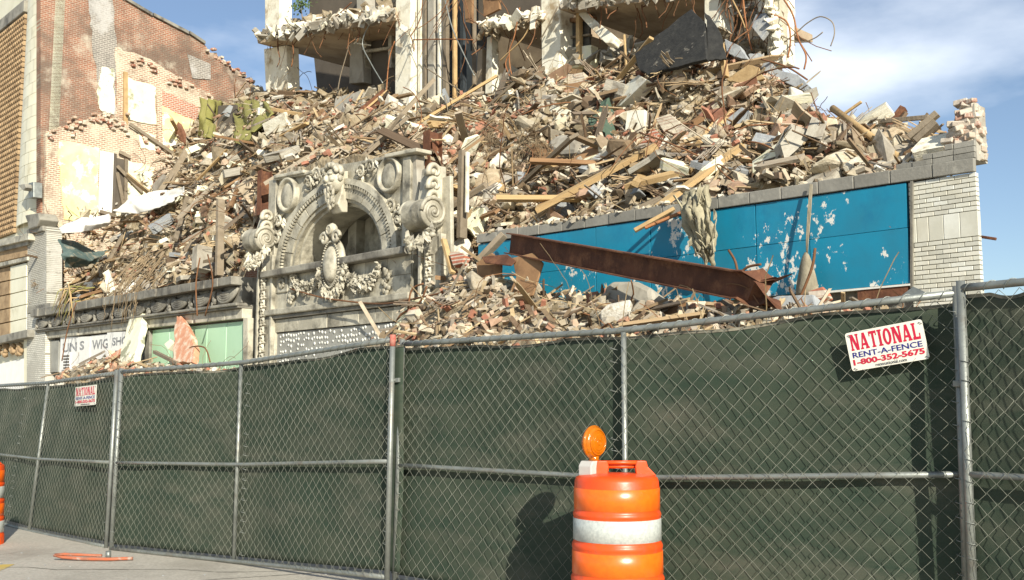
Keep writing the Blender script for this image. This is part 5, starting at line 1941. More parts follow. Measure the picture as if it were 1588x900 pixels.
# ------------------------------------------------------------------ pieces of rubble one can pick out
def data_mesh(name, V, T, m_, smooth=False):
    me = bpy.data.meshes.new(name)
    me.from_pydata([tuple(v) for v in V], [], [tuple(int(i) for i in t) for t in T])
    me.materials.append(m_)
    return me
CHUNK_ME = []
for i, (V, T) in enumerate(HULL):
    bmx = bmesh.new()
    vv = [bmx.verts.new(v) for v in V]
    for t in T:
        bmx.faces.new([vv[i] for i in t])
    bmesh.ops.dissolve_limit(bmx, angle_limit=.2, verts=bmx.verts, edges=bmx.edges)
    bmesh.ops.bevel(bmx, geom=list(bmx.edges), offset=.05, segments=1, affect='EDGES')
    me = bpy.data.meshes.new('concrete_chunk')
    bmx.to_mesh(me); bmx.free()
    me.materials.append(M['chunk'])
    CHUNK_ME.append(me)
PLANK_ME = [data_mesh('broken_plank', V, T, M['timber']) for V, T in PLANKS]
PLATE_ME = [data_mesh('plaster_plate', V, T, M['plate']) for V, T in PLATES]
BRICK_ME = brick_mesh(.215, .072, .105, .007)

MARKS = [(150, 450, 'over the far end of the swag cornice'), (300, 420, 'over the near end of the swag cornice'), (190, 350, 'below the white tarpaulins'), (250, 300, 'beside the collapsed doorway'),
         (360, 260, 'below the olive sheets'), (360, 340, 'behind the far scroll of the arch'), (440, 170, 'under the torn balcony'), (470, 225, 'behind the far roundel of the arch'), (560, 200, 'behind the bearded mask'),
         (650, 195, 'at the foot of the main white column'), (730, 170, 'at the foot of the dark shaft'), (780, 240, 'around the dead brush'), (770, 330, 'below the dead brush'),
         (850, 160, 'at the foot of the second white column'), (880, 230, 'around the brown sheets'), (930, 310, 'over the middle of the blue panels'), (960, 180, 'around the green sheet'),
         (1040, 140, 'below the black roofing slab'), (1050, 210, 'around the brick wedges'), (1070, 270, 'above the hanging insulation'), (1140, 170, 'around the split beams'), (1160, 240, 'below the split beams'),
         (1220, 160, 'by the grey slabs on the shoulder'), (1240, 250, 'above the burlap sack'), (1330, 220, 'around the ochre pole'), (1330, 265, 'over the near blue panels'), (1430, 220, 'below the brick stub')]
FMARKS = [(610, 520, 'beside the dotted panel'), (700, 440, 'between the arch and the blue panels'), (720, 510, 'around the crossed timbers'), (830, 450, 'under the far end of the steel beam'), (850, 500, 'before the steel beam'),
          (970, 460, 'around the big pale boulder'), (1080, 480, 'below the middle of the steel beam'), (1200, 470, 'at the crumpled end of the steel beam'), (1320, 470, 'at the foot of the near blue panels'), (1410, 490, 'at the foot of the glazed pier')]
def where(h, x, y):
    if h is LEFT:
        return 'before the torn sign boards' if x < 215 else 'before the green panels'
    m_ = min(FMARKS if h is FRONT else MARKS, key=lambda q: (q[0] - x) ** 2 + ((q[1] - y) * 1.4) ** 2)
    return m_[2]
def lone(me, name, loc, q, sc, label, cat, group, m_=None):
    ob = bpy.data.objects.new(name, me)
    COL.objects.link(ob)
    ob.rotation_mode = 'QUATERNION'
    ob.location = loc
    ob.rotation_quaternion = q
    ob.scale = sc
    if m_:
        ob.material_slots[0].link = 'OBJECT'
        ob.material_slots[0].material = m_
    ob['label'] = label; ob['category'] = cat; ob['group'] = group
    return ob
HEAPS = [(MAIN, .74), (FRONT, .21), (LEFT, .05)]
def pick():
    k = random.random()
    for h, w_ in HEAPS:
        if k < w_:
            break
        k -= w_
    x, y = h.sample()
    wh = where(h, x, y)
    return h, x, y, h.pt(x, h.v_of(x, y)), wh
for _ in range(285):
    h, x, y, c, wh = pick()
    a = .13 * (4.2 ** (random.random() ** 1.5))
    if 805 < x < 1185 and 95 < y < 262: a = min(a, .24)
    if h is not MAIN: a *= .7
    lone(random.choice(CHUNK_ME), 'concrete_chunk', c + UP * a * .2 + NV * .06, rot_np(.4), (a * random.uniform(.8, 1.7), a, a * random.uniform(.45, .9)),
         ('large' if a > .26 else 'middling' if a > .17 else 'small') + ' broken masonry chunk in the rubble ' + wh, 'rubble', ('large' if a > .26 else 'middling' if a > .17 else 'small') + ' masonry chunks ' + wh)
for _ in range(285):
    h, x, y, c, wh = pick()
    lone(BRICK_ME, 'loose_brick', c + UP * random.uniform(.03, .12) + NV * .08, rot_np(.4), (1, 1, 1), 'loose brick lying in the rubble ' + wh, 'brick', 'loose bricks ' + wh, M['loose_brick'])
for _ in range(245):
    h, x, y, c, wh = pick()
    ln = .30 * (4.5 ** random.random())
    if x > 1200: ln = min(ln, .45)
    if x > 1440: continue
    if h is not MAIN: ln *= .75
    lone(random.choice(PLANK_ME), 'broken_plank', c + UP * random.uniform(.05, .2) + NV * .1, rot_np(.85 if h is MAIN else 1), (ln, random.uniform(.035, .10), random.uniform(.012, .035)),
         ('long' if ln > .75 else 'short') + ' splintered board in the rubble ' + wh, 'plank', ('long' if ln > .75 else 'short') + ' splintered boards ' + wh)
for _ in range(150):
    h, x, y, c, wh = pick()
    a = random.uniform(.2, .55)
    if 805 < x < 1185 and 95 < y < 262: a *= .6
    if h is not MAIN: a *= .7
    lone(random.choice(PLATE_ME), 'plaster_plate', c + UP * random.uniform(.02, .12) + NV * .08, rot_np(.7 if h is MAIN else 1), (a, a * random.uniform(.5, 1), random.uniform(.015, .05)),
         ('wide' if a > .36 else 'small') + ' flat broken sheet in the rubble ' + wh, 'sheet', ('wide' if a > .36 else 'small') + ' flat broken sheets ' + wh)
for _ in range(105):
    x, y = MAIN.sample()
    if 805 < x < 1185 and 95 < y < 262 and random.random() < .8: continue
    c = MAIN.pt(x, MAIN.v_of(x, y)); wh = where(MAIN, x, y)
    a = random.uniform(.4, .85)
    tone, mk = random.choice((('tan', 'concrete'), ('white', 'white_column'), ('grey', 'grey_concrete'), ('yellowish', 'plaster_old')))
    lone(random.choice(PLATE_ME), 'wall_fragment', c + UP * random.uniform(.0, .15) + NV * .12, rot_np(.75), (a, a * random.uniform(.35, .8), random.uniform(.05, .14)),
         'big %s wall fragment ' % tone + wh, 'rubble', 'big %s wall fragments ' % tone + wh, M[mk])
for _ in range(70):
    x, y = MAIN.sample()
    if x > 1160 or (805 < x and 95 < y < 262 and random.random() < .75): continue
    c = MAIN.pt(x, MAIN.v_of(x, y)); wh = where(MAIN, x, y)
    ln = random.uniform(.9, 1.7)
    tone, mk = random.choice((('pale', 'tan_timber'), ('grey', 'grey_timber'), ('dark brown', 'brown_board'), ('mottled', 'timber')))
    lone(random.choice(PLANK_ME), 'broken_joist', c + UP * random.uniform(.08, .3) + NV * .2, rot_np(.9), (ln, random.uniform(.06, .11), random.uniform(.03, .06)),
         'very long %s broken joist ' % tone + wh, 'timber', 'very long %s broken joists ' % tone + wh, M[mk])
# bent bars and wires
def wander(c, ln, n=12, curl=.5):
    d_ = Vector((random.gauss(0, 1), random.gauss(0, 1), random.gauss(.25, .6))).normalized()
    ax = Vector((random.gauss(0, 1), random.gauss(0, 1), random.gauss(0, 1))).normalized()
    p = Vector(c)
    out = [p.copy()]
    for k in range(n):
        d_ = (Quaternion(ax, random.gauss(curl * .3, curl * .35)) @ d_)
        d_.z -= .05 * k / n
        d_.normalize()
        p = p + d_ * ln / n
        out.append(p.copy())
    return out
for _ in range(130):
    h, x, y, c, wh = pick()
    if x > 1400 or (x > 1170 and y < 235) or (h is MAIN and h.py_o(x, h.v_of(x, y))[1] > -1.5):
        continue
    pts = wander(c + NV * .15 + UP * .05, random.uniform(.9, 2.6) * (1 if h is MAIN else .38))
    o = obj('bent_rebar', MB().tube(pts, random.choice((.010, .013, .018)), 5), M['rope_rust'], base=c, recalc=False)
    o['label'] = 'bent rusty bar in the rubble ' + wh; o['category'] = 'rebar'; o['group'] = 'bent rusty bars ' + wh
so = Soup()
for _ in range(1100):
    h, x, y, c, wh = pick()
    if x > 1400: continue
    mb = MB().tube(wander(c + NV * .1, random.uniform(.4, 1.5), 9, .7), random.choice((.006, .008)), 3, caps=False)
    V = np.array(mb.v); F = np.array(mb.f)
    T = np.concatenate([F[:, [0, 1, 2]], F[:, [0, 2, 3]]])
    so.add(V, T, np.array(random.choice([(.22, .11, .05), (.30, .22, .12), (.16, .09, .05), (.36, .27, .15)])))
so.build('wire_debris', M['soup'], kind='stuff')

# ------------------------------------------------------------------ the pieces that stand out
def ho(x, y, lift=.25):
    y_ = y
    q_ = P(x, y_, max(MAIN.o_of(x, y), SW(x, y)[0] + .05))
    lift = lift + .10 + max(0.0, MAIN.relief * (mnoise.noise(q_ * .6) + .7 * mnoise.noise(q_ * 1.5 + Vector((5, 0, 0))))) * 1.25
    return max(MAIN.o_of(x, y), SW(x, y)[0] + .3) + lift
def sheet3(pix, oc, ty, tx, th):
    """a slab whose outline is seen at pix, centred at depth oc, leaning by ty / tx metres of depth per pixel"""
    xc = sum(p[0] for p in pix) / len(pix); yc = sum(p[1] for p in pix) / len(pix)
    pts = []
    c3 = P(xc, yc, oc)
    n = (NV + UP * ty * 40 + DV * tx * 40).normalized()
    for x, y in pix:
        r = ray(x, y)
        t = (c3 - CAM).dot(n) / r.dot(n)
        pts.append(CAM + r * t)
    return pts, n
def piece(name, label, cat, pix, m_, oc=None, lift=.3, ty=.01, tx=0.0, th=.12, bev=.015, heap=MAIN, rag=0, group=None):
    xc = sum(p[0] for p in pix) / len(pix); yc = sum(p[1] for p in pix) / len(pix)
    if oc is None:
        oc = (ho(xc, yc, lift) if heap is MAIN else heap.o_of(xc, yc) + lift)
    if rag:
        pix = ragged(pix, 4, rag)
    pts, n = sheet3(pix, oc, ty, tx, th)
    low = min(pts, key=lambda p: p.z)
    o = obj(name, MB().prism(pts, -n * th), M[m_], base=low, bevel=bev)
    o['label'] = label; o['category'] = cat
    if group:
        o['group'] = group
    return o
def beam(name, label, cat, a, b, w, h, m_, lift=.3, oa=None, ob_=None, heap=MAIN, bev=.008):
    hf = (lambda q: ho(q[0], q[1], lift)) if heap is MAIN else (lambda q: heap.o_of(*q) + lift)
    oa = hf(a) if oa is None else oa
    ob_ = hf(b) if ob_ is None else ob_
    p, q = P(*a, oa), P(*b, ob_)
    o = obj(name, MB().bar(p, q, w, h, NV), M[m_], base=min(p, q, key=lambda v: v.z), bevel=bev)
    o['label'] = label; o['category'] = cat
    return o
def ibeam(name, label, a, b, oa, ob_, hgt, wid, m_, crumple=False, upv=UP, th=.022):
    p, q = P(*a, oa), P(*b, ob_)
    t = (q - p).normalized()
    x = t.cross(upv).normalized()
    y = x.cross(t)
    root = thing(name, label, 'steel beam', min(p, q, key=lambda v: v.z))
    n = 30
    def sweep(prof, nm):
        mb = MB()
        m = len(prof)
        for i in range(n + 1):
            k = i / n
            c = p.lerp(q, k)
            bend = 0.0
            if crumple:
                e = max(0, k - .90) / .10
                bend = e
            for (u, v) in prof:
                du = dv = dw = 0
                dent = .012 * mnoise.noise(Vector((k * 14, u * 6, v * 6)))
                if bend:
                    du = bend * .16 * math.sin(v * 16 + k * 40)
                    dv = bend * .13 * math.sin(u * 22 + k * 60)
                    dw = bend * .12 * math.sin(u * 30 + v * 25)
                mb.v.append(tuple(c + x * (u + du + dent) + y * (v + dv) + t * dw))
        for i in range(n):
            for j in range(m):
                mb.f.append((i * m + j, i * m + (j + 1) % m, (i + 1) * m + (j + 1) % m, (i + 1) * m + j)); mb.sm.append(False)
        mb.f += [tuple(range(m)), tuple(n * m + j for j in range(m))[::-1]]; mb.sm += [False, False]
        obj(nm, mb, M[m_], root)
    W2, H2 = wid / 2, hgt / 2
    sweep([(-W2, H2), (0, H2), (W2, H2), (W2, H2 - th), (0, H2 - th), (-W2, H2 - th)], 'flange')
    sweep([(-W2, -H2), (0, -H2), (W2, -H2), (W2, -H2 + th), (0, -H2 + th), (-W2, -H2 + th)], 'flange')
    sweep([(-th * .4, H2 - th), (th * .4, H2 - th), (th * .4, 0), (th * .4, -H2 + th), (-th * .4, -H2 + th), (-th * .4, 0)], 'web')
    f = MB()
    for k in (.12, .3, .52, .7, .86):
        c = p.lerp(q, k) - x * 0
        for sg in (-1, 1):
            f.lathe(c + y * sg * H2 * .5, -x, y, [(.022, 0), (.022, .02), (0, .024)], 6, smooth=False)
    obj('bolt_heads', f, M['rust_bright'], root, kind='stuff')
    return root
ibeam('steel_beam', 'long rusty steel beam with crumpled end lying across the blue panels', (792, 378), (1196, 452), .75, 2.3, .40, .26, 'rust', True)
ibeam('steel_stub', 'upright rusty steel stub beside the upper corner of the arch', (671, 268), (671, 205), -.75, -.78, .38, .26, 'rust', upv=NV)
ibeam('steel_stub', 'upright rusty steel stub above the far scroll of the arch', (409, 335), (411, 266), -.6, -.65, .34, .24, 'rust', upv=NV)
beam('roof_joist', 'long dark brown joist leaning below the white column', 'timber', (486, 240), (597, 146), .16, .34, 'rust', oa=-2.6, ob_=-5.6)
beam('roof_joist', 'pale split lath lying along the top of the brown joist', 'timber', (540, 192), (600, 141), .12, .06, 'tan_timber', oa=-4.0, ob_=-5.6)

piece('roofing_slab', 'large black tar roofing slab propped under the top floor', 'roofing', [(984, 84), (1000, 70), (1072, 14), (1092, 34), (1096, 92), (1004, 116), (990, 106)], 'roofing', oc=-5.0, ty=.012, th=.10, rag=1.2)
piece('roofing_slab', 'black tar roofing flap hanging from the big slab', 'roofing', [(1092, 18), (1102, 26), (1118, 52), (1127, 92), (1112, 92), (1097, 94), (1096, 34)], 'roofing', oc=-5.1, ty=.01, tx=-.015, th=.06, rag=1)
piece('steel_sheet', 'bent brown sheet leaning left of the pale boulder', 'sheet', [(818, 222), (846, 224), (872, 244), (880, 262), (850, 258), (830, 244)], 'brown_board', lift=.45, ty=.02, th=.03)
piece('steel_sheet', 'square brown sheet leaning in the middle of the heap', 'sheet', [(888, 246), (924, 220), (964, 248), (928, 258), (902, 262)], 'brown_board', lift=.5, ty=.015, th=.03)
piece('boulder', 'round pale concrete boulder above the brown sheets', 'rubble', [(848, 218), (866, 207), (888, 207), (899, 222), (894, 238), (868, 240), (850, 232)], 'concrete', lift=.35, th=.5, bev=.12)
piece('column_piece', 'pale upright column piece standing in the rubble under the black slab', 'rubble', [(1040, 118), (1073, 104), (1076, 164), (1040, 166)], 'white_column', lift=.4, th=.4, bev=.03)
piece('wall_slab', 'thick white wall slab tilted left of the column piece', 'rubble', [(943, 152), (990, 116), (1003, 124), (962, 164), (948, 168)], 'white_column', lift=.4, th=.3, tx=.01)
piece('wall_slab', 'white slab edge lying under the tilted white slab', 'rubble', [(818, 166), (850, 158), (886, 172), (882, 186), (845, 186), (822, 178)], 'white_column', lift=.35, th=.25)
piece('plaster_board', 'upright pale board piece in the middle of the heap', 'sheet', [(972, 172), (1000, 170), (998, 206), (975, 236), (966, 232)], 'white_column', lift=.4, th=.1)
piece('brick_wedge', 'long wedge of white and red masonry under the column piece', 'masonry', [(1016, 184), (1038, 176), (1078, 208), (1084, 226), (1072, 228), (1030, 206)], 'raw_brick', lift=.45, th=.25)
piece('brick_wedge', 'slim slanted wedge of red masonry pointing down the heap', 'masonry', [(972, 246), (1012, 198), (1022, 206), (992, 252)], 'red_brick', lift=.45, th=.2)
piece('ply_board', 'orange-tan broken plywood board near the top of the heap', 'sheet', [(1126, 124), (1160, 100), (1176, 104), (1186, 122), (1164, 130), (1140, 128)], 'tan_timber', lift=.5, th=.05, rag=1)
beam('split_beam', 'long pale split beam slanting below the plywood board', 'timber', (1086, 226), (1168, 118), .14, .22, 'tan_timber', lift=.55)
beam('split_beam', 'second pale beam beside the long split beam', 'timber', (1104, 214), (1164, 140), .10, .16, 'tan_timber', lift=.45)
piece('concrete_slab', 'long grey concrete slab sliding off the shoulder of the heap', 'rubble', [(1160, 84), (1178, 82), (1206, 108), (1238, 116), (1256, 134), (1248, 142), (1226, 132), (1188, 112), (1164, 98)], 'grey_concrete', oc=-6.2, th=.25, rag=.8)
piece('concrete_slab', 'grey concrete slab leaning at the edge of the sky', 'rubble', [(1206, 168), (1222, 152), (1244, 170), (1262, 190), (1232, 188), (1210, 180)], 'grey_concrete', lift=.4, th=.22, rag=.8)
piece('concrete_slab', 'square grey slab hung on the torn end wall', 'rubble', [(1164, 40), (1172, 22), (1188, 20), (1198, 36), (1180, 60)], 'grey_concrete', oc=-6.5, th=.12)
piece('concrete_slab', 'small grey slab beside the split beams', 'rubble', [(1120, 190), (1150, 166), (1162, 172), (1134, 212), (1122, 206)], 'grey_concrete', lift=.4, th=.2)
piece('concrete_slab', 'jagged grey slab end lying right of the black roofing', 'rubble', [(1124, 60), (1148, 72), (1160, 92), (1138, 88), (1126, 80)], 'grey_concrete', oc=-6.0, th=.2, rag=.7)
piece('slab_remnant', 'thick leaning slab below the torn balcony', 'rubble', [(520, 152), (560, 140), (566, 176), (540, 200), (516, 190)], 'concrete', lift=.4, th=.2, rag=1)
piece('slab_remnant', 'tilted brown board left of the joist', 'sheet', [(468, 182), (500, 168), (514, 186), (490, 202)], 'brown_board', lift=.4, th=.05)
piece('slab_remnant', 'broken wall corner beside the second white column', 'masonry', [(845, 106), (862, 104), (864, 144), (846, 142)], 'white_column', oc=-6.0, th=.3)
piece('masonry_ledge', 'low brick ledge under the window of the top floor', 'masonry', [(866, 118), (905, 112), (908, 126), (866, 134)], 'raw_brick', oc=-6.1, th=.4)
piece('brown_box', 'broken brown box below the window ledge', 'box', [(868, 132), (932, 122), (938, 140), (900, 148), (872, 142)], 'brown_board', oc=-5.9, th=.3)
piece('slanted_beam', 'broken white beam slanting across the top floor room', 'rubble', [(897, 22), (906, 16), (956, 58), (950, 68), (938, 66)], 'white_column', oc=-6.9, th=.25, rag=.8)
piece('red_tile_piece', 'dark red broken panel above the blue wall', 'sheet', [(832, 318), (874, 296), (894, 294), (880, 308), (846, 326)], 'rust', lift=.3, th=.06)
piece('stone_block', 'pale square stone block above the blue wall', 'rubble', [(918, 280), (940, 274), (952, 288), (930, 302), (918, 296)], 'concrete', lift=.25, th=.3, bev=.04)
piece('stone_block', 'grey angular stone beside the pale block', 'rubble', [(960, 290), (980, 282), (992, 296), (970, 304)], 'grey_concrete', lift=.25, th=.25, bev=.03)
piece('stone_block', 'large pale stone behind the upright board by the arch', 'rubble', [(728, 296), (742, 286), (756, 296), (752, 314), (734, 316)], 'concrete', lift=.2, th=.4, bev=.05)

# sheets and cloth: draped grids
def drape(name, label, cat, grid, m_, th=.012, amp=.10, freq=2.2, pleat=0.0):
    """grid: rows of (px, py, o) control points, smoothed into a rumpled sheet"""
    Rr, Cc = len(grid), len(grid[0])
    nu, nv = (Cc - 1) * 8, (Rr - 1) * 8
    mb = MB()
    for j in range(nv + 1):
        for i in range(nu + 1):
            fj, fi = j / 8, i / 8
            a, b = min(int(fj), Rr - 2), min(int(fi), Cc - 2)
            tj, ti = fj - a, fi - b
            tj, ti = tj * tj * (3 - 2 * tj) * .5 + tj * .5, ti * ti * (3 - 2 * ti) * .5 + ti * .5
            q = [lerp(lerp(grid[a][b][k], grid[a][b + 1][k], ti), lerp(grid[a + 1][b][k], grid[a + 1][b + 1][k], ti), tj) for k in range(3)]
            p = P(*q)
            n = mnoise.noise(p * freq) * amp + mnoise.noise(p * freq * 2.7) * amp * .5
            n += pleat * math.sin(i * 1.35 + .4 * math.sin(j * .5))
            mb.v.append(tuple(p + NV * n + UP * n * .3))
    for j in range(nv):
        for i in range(nu):
            a = j * (nu + 1) + i
            mb.f.append((a, a + 1, a + nu + 2, a + nu + 1)); mb.sm.append(True)
    low = Vector(min(mb.v, key=lambda v: v[2]))
    o = obj(name, mb, M[m_], base=low, recalc=False)
    so_ = o.modifiers.new('thickness', 'SOLIDIFY'); so_.thickness = th
    o['label'] = label; o['category'] = cat
    return o
def hh_(x, y, l=.35):
    return (x, y, ho(x, y, l))
drape('green_tarp', 'torn dark green sheet hung in the middle of the heap', 'tarpaulin', [[hh_(930, 158), hh_(945, 152), hh_(950, 170)], [hh_(914, 186, .5), hh_(936, 180, .6), hh_(952, 192, .4)], [hh_(912, 196, .6), hh_(938, 206, .5), hh_(948, 232, .3)]], 'green_sheet', amp=.14)
drape('olive_curtain', 'olive curtain bunched beside the broken brick wall', 'curtain', [[hh_(314, 154, .5), hh_(330, 155, .7), hh_(346, 158, .5)], [hh_(312, 185, .3), hh_(326, 190, .5), hh_(340, 184, .3)], [hh_(310, 212, .2), hh_(322, 216, .3), hh_(336, 214, .2)]], 'olive', amp=.10, freq=2.0, pleat=.14)
drape('olive_curtain', 'wide olive sheet hanging over the dark gap in the slope', 'curtain', [[hh_(363, 163, .7), hh_(386, 155, .9), hh_(414, 159, .9)], [hh_(364, 192, .4), hh_(394, 186, .7), hh_(428, 178, .8)], [hh_(366, 222, .2), hh_(376, 226, .4), hh_(396, 206, .6)]], 'olive', amp=.10, pleat=.10)
piece('shade_gap_panel', 'dark panel painted as the shaded gap between the two olive sheets', 'doorway', [(338, 164), (366, 162), (368, 214), (336, 214)], 'dark_int', oc=ho(352, 190, .25), th=.1)  # flat dark panel: its colour stands in for shade between the sheets
drape('white_tarp', 'white tarpaulin roll lying below the doorway', 'tarpaulin', [[hh_(178, 326, .7), hh_(210, 304, .8), hh_(250, 294, .8), hh_(288, 290, .7)], [hh_(178, 328, .9), hh_(206, 318, 1.1), hh_(250, 306, 1.1), hh_(290, 298, .9)], [hh_(182, 330, .9), hh_(216, 332, 1.0), hh_(252, 318, 1.0), hh_(288, 304, .9)]], 'white_tarp', amp=.18, freq=1.2)
drape('white_tarp', 'white tarpaulin sheet slumped at the foot of the yellow plaster', 'tarpaulin', [[hh_(96, 352, .9), hh_(128, 338, 1.0), hh_(170, 332, .9)], [hh_(92, 358, 1.2), hh_(130, 350, 1.3), hh_(172, 346, 1.2)], [hh_(94, 362, 1.1), hh_(128, 360, 1.2), hh_(168, 352, 1.1)]], 'white_tarp', amp=.15, freq=1.2)
drape('teal_sheet', 'torn teal sheet hanging below the white tarpaulin', 'sheet', [[hh_(91, 372, .8), hh_(115, 374, .7), hh_(150, 392, .6), hh_(168, 388, .6)], [hh_(94, 395, .9), hh_(116, 398, .9), hh_(138, 404, .8), hh_(160, 398, .8)], [hh_(98, 414, .9), hh_(116, 416, .9), hh_(134, 412, .8), hh_(148, 410, .8)]], 'teal', amp=.14)
drape('muddy_insulation', 'muddy yellow insulation hanging over the blue wall', 'insulation', [[(1062, 300, .30), (1080, 292, .40), (1100, 290, .30)], [(1058, 325, .42), (1076, 330, .55), (1104, 326, .42)], [(1062, 352, .40), (1082, 360, .50), (1108, 362, .40)], [(1070, 366, .35), (1092, 384, .42), (1108, 392, .35)], [(1086, 392, .32), (1096, 404, .36), (1106, 412, .32)]], 'mud_cloth', th=.04, amp=.13, freq=3.5, pleat=.05)
ins = bpy.data.objects['muddy_insulation']
f = MB()
for _ in range(34):
    x0_, y0_ = random.gauss(1084, 11), random.uniform(296, 400)
    x0_ += (y0_ - 340) * .18
    c_ = P(x0_, y0_, .52 + random.uniform(-.05, .10))
    V, T = random.choice(PLATES)
    q_ = (NV + Vector((random.gauss(0, .4), random.gauss(0, .4), random.gauss(0, .3)))).normalized().to_track_quat('Z', 'Y')
    w_, h_ = random.uniform(.03, .08), random.uniform(.08, .26)
    f.add([c_ + q_ @ Vector((v[0] * w_, v[1] * h_, v[2] * .008 + .02 * math.sin(v[1] * 3))) for v in V], [tuple(int(i_) for i_ in t_) for t_ in T])
obj('shred', f, M['mud_cloth'], ins, recalc=False, kind='stuff')
# burlap sack hung on a rope
sk = thing('burlap_sack', 'grey burlap sack hanging on a rope before the blue panels', 'sack', P(1252, 458, .3))
prof = []
s_, zt0 = onf(1252, 392, .22)
zb0 = onf(1252, 459, .22)[1]
mb = MB()
for k in range(15):
    t = k / 14
    hw = .02 + .185 * (t ** .7) * (1.0 if t < .85 else 1 - (t - .85) * .8)
    for j in range(16):
        q = 2 * math.pi * j / 16
        rr_ = 1 + .10 * math.sin(q * 4 + t * 3) + .05 * math.sin(q * 7)
        mb.v.append(tuple(W(s_ + math.cos(q) * hw * rr_, .26 + math.sin(q) * hw * .55 * rr_, lerp(zt0, zb0, t))))
for k in range(14):
    for j in range(16):
        mb.f.append((k * 16 + j, k * 16 + (j + 1) % 16, (k + 1) * 16 + (j + 1) % 16, (k + 1) * 16 + j)); mb.sm.append(True)
mb.f.append(tuple(14 * 16 + j for j in range(16))); mb.sm.append(False)
obj('sack', mb, M['burlap'], sk)
f = MB()
for dx in (-1.5, 0, 1.5):
    f.tube([P(1258 + dx, 286, .12), P(1255 + dx * 1.4, 330, .2), P(1252 + dx, 372, .24), P(1251.5 + dx * .4, 394, .26)], .010, 5)
obj('rope', f, M['burlap'], sk)

# posts, poles and planks that show against the sky or the wall
beam('door_post', 'tall weathered post standing beside the near end of the arch', 'timber', (716, 370), (719, 234), .14, .20, 'grey_timber', oa=-.45, ob_=-.5)
beam('door_post', 'narrow white board standing against the weathered post', 'timber', (724, 330), (725, 236), .06, .08, 'white_column', oa=-.40, ob_=-.45)
beam('wood_stud', 'upright grey stud standing on the swag cornice', 'timber', (340, 428), (342, 310), .16, .22, 'grey_timber', oa=-.6, ob_=-.7)
beam('wood_stud', 'short upright grey block beside the stud on the cornice', 'timber', (312, 420), (314, 384), .35, .5, 'concrete', oa=-.7, ob_=-.8)
beam('wood_stud', 'leaning brown stud in the slope above the cornice', 'timber', (272, 372), (290, 306), .12, .16, 'grey_timber', lift=.5)
p0_, p1_ = P(1394, 244, ho(1394, 236, .5)), P(1291, 168, ho(1394, 236, .5) - .6)
o = obj('metal_pole', MB().tube([p0_, p1_], .062, 14), M['tan_timber'], base=p0_); o['label'] = 'long ochre pole jutting from the heap into the sky'; o['category'] = 'pole'
beam('dark_plank', 'short dark plank pointing up beside the ochre pole', 'timber', (1368, 212), (1402, 168), .12, .16, 'rust', oa=-3.2, ob_=-3.4)
beam('thin_plank', 'thin plank lying level near the brick stub', 'timber', (1345, 190), (1440, 182), .08, .05, 'grey_timber', oa=-2.6, ob_=-2.4)
beam('thin_plank', 'grey plank leaning on the brick stub', 'timber', (1410, 214), (1454, 176), .10, .12, 'grey_timber', oa=-1.6, ob_=-1.7)
beam('thin_plank', 'second grey plank leaning below the brick stub', 'timber', (1420, 220), (1452, 190), .10, .14, 'grey_timber', oa=-1.4, ob_=-1.5)
beam('thin_plank', 'slim stick crossing the ochre pole', 'timber', (1268, 206), (1336, 158), .05, .05, 'tan_timber', oa=-3.4, ob_=-3.5)
beam('thin_plank', 'pale timbers leaning in the slope below the olive sheet', 'timber', (262, 282), (290, 232), .18, .22, 'grey_timber', lift=.7)
beam('thin_plank', 'dark timber leaning beside the collapsed doorway', 'timber', (246, 300), (282, 246), .14, .2, 'grey_timber', lift=.6)
beam('thin_plank', 'yellow laths fanned on the slope by the dark gap', 'timber', (306, 280), (352, 232), .06, .10, 'tan_timber', lift=.5)
beam('rust_post', 'slim dark red rod standing in the heap', 'timber', (963, 292), (986, 208), .05, .05, 'rust', oa=-2.0, ob_=-3.2)
beam('rust_post', 'thin upright stick before the black roofing slab', 'timber', (972, 116), (968, 54), .05, .05, 'tan_timber', oa=-6.0, ob_=-6.0)
beam('rust_post', 'short upright plank end under the black flap', 'timber', (1126, 120), (1118, 68), .10, .14, 'tan_timber', oa=-5.2, ob_=-5.3)

# front heap
piece('plaster_slab', 'tall cream plaster slab leaning by the dotted panel', 'rubble', [(610, 505), (632, 470), (655, 456), (655, 500), (628, 520), (612, 520)], 'plaster_old', oc=.9, th=.14, ty=.006, rag=1.2)
piece('masonry_block', 'block of brickwork with torn plaster edge in the front heap', 'masonry', [(662, 490), (682, 482), (690, 486), (706, 530), (700, 545), (668, 545)], 'raw_brick', oc=1.3, th=.4, rag=1)
piece('masonry_block', 'long block of cream plaster on brick behind the fence', 'masonry', [(806, 494), (824, 486), (930, 488), (926, 502), (890, 514), (830, 516)], 'plaster_old', oc=1.6, th=.3, ty=.015, rag=1)
piece('brown_sheet', 'upright brown panel in the middle of the front heap', 'sheet', [(738, 408), (762, 392), (778, 404), (776, 460), (744, 470)], 'brown_board', oc=.8, th=.04, ty=.004)
piece('brown_sheet', 'tan board leaning under the end of the steel beam', 'sheet', [(794, 400), (826, 392), (842, 408), (826, 458), (806, 466), (786, 462), (800, 430)], 'brown_board', oc=1.1, th=.04, ty=.006)
piece('brown_sheet', 'dark curved sheet lying left of the steel beam', 'sheet', [(746, 398), (786, 394), (800, 404), (792, 412), (752, 408)], 'rust', oc=1.0, th=.03, ty=.02)
piece('boulder', 'big pale concrete boulder under the steel beam', 'rubble', [(934, 448), (948, 434), (985, 434), (1010, 446), (1012, 464), (990, 474), (950, 472), (936, 464)], 'concrete', oc=1.15, th=.5, bev=.09)
piece('stone_block', 'dark grey stone block at the foot of the blue wall', 'rubble', [(1190, 464), (1206, 458), (1262, 456), (1266, 474), (1192, 482)], 'grey_concrete', oc=1.3, th=.3, bev=.03)
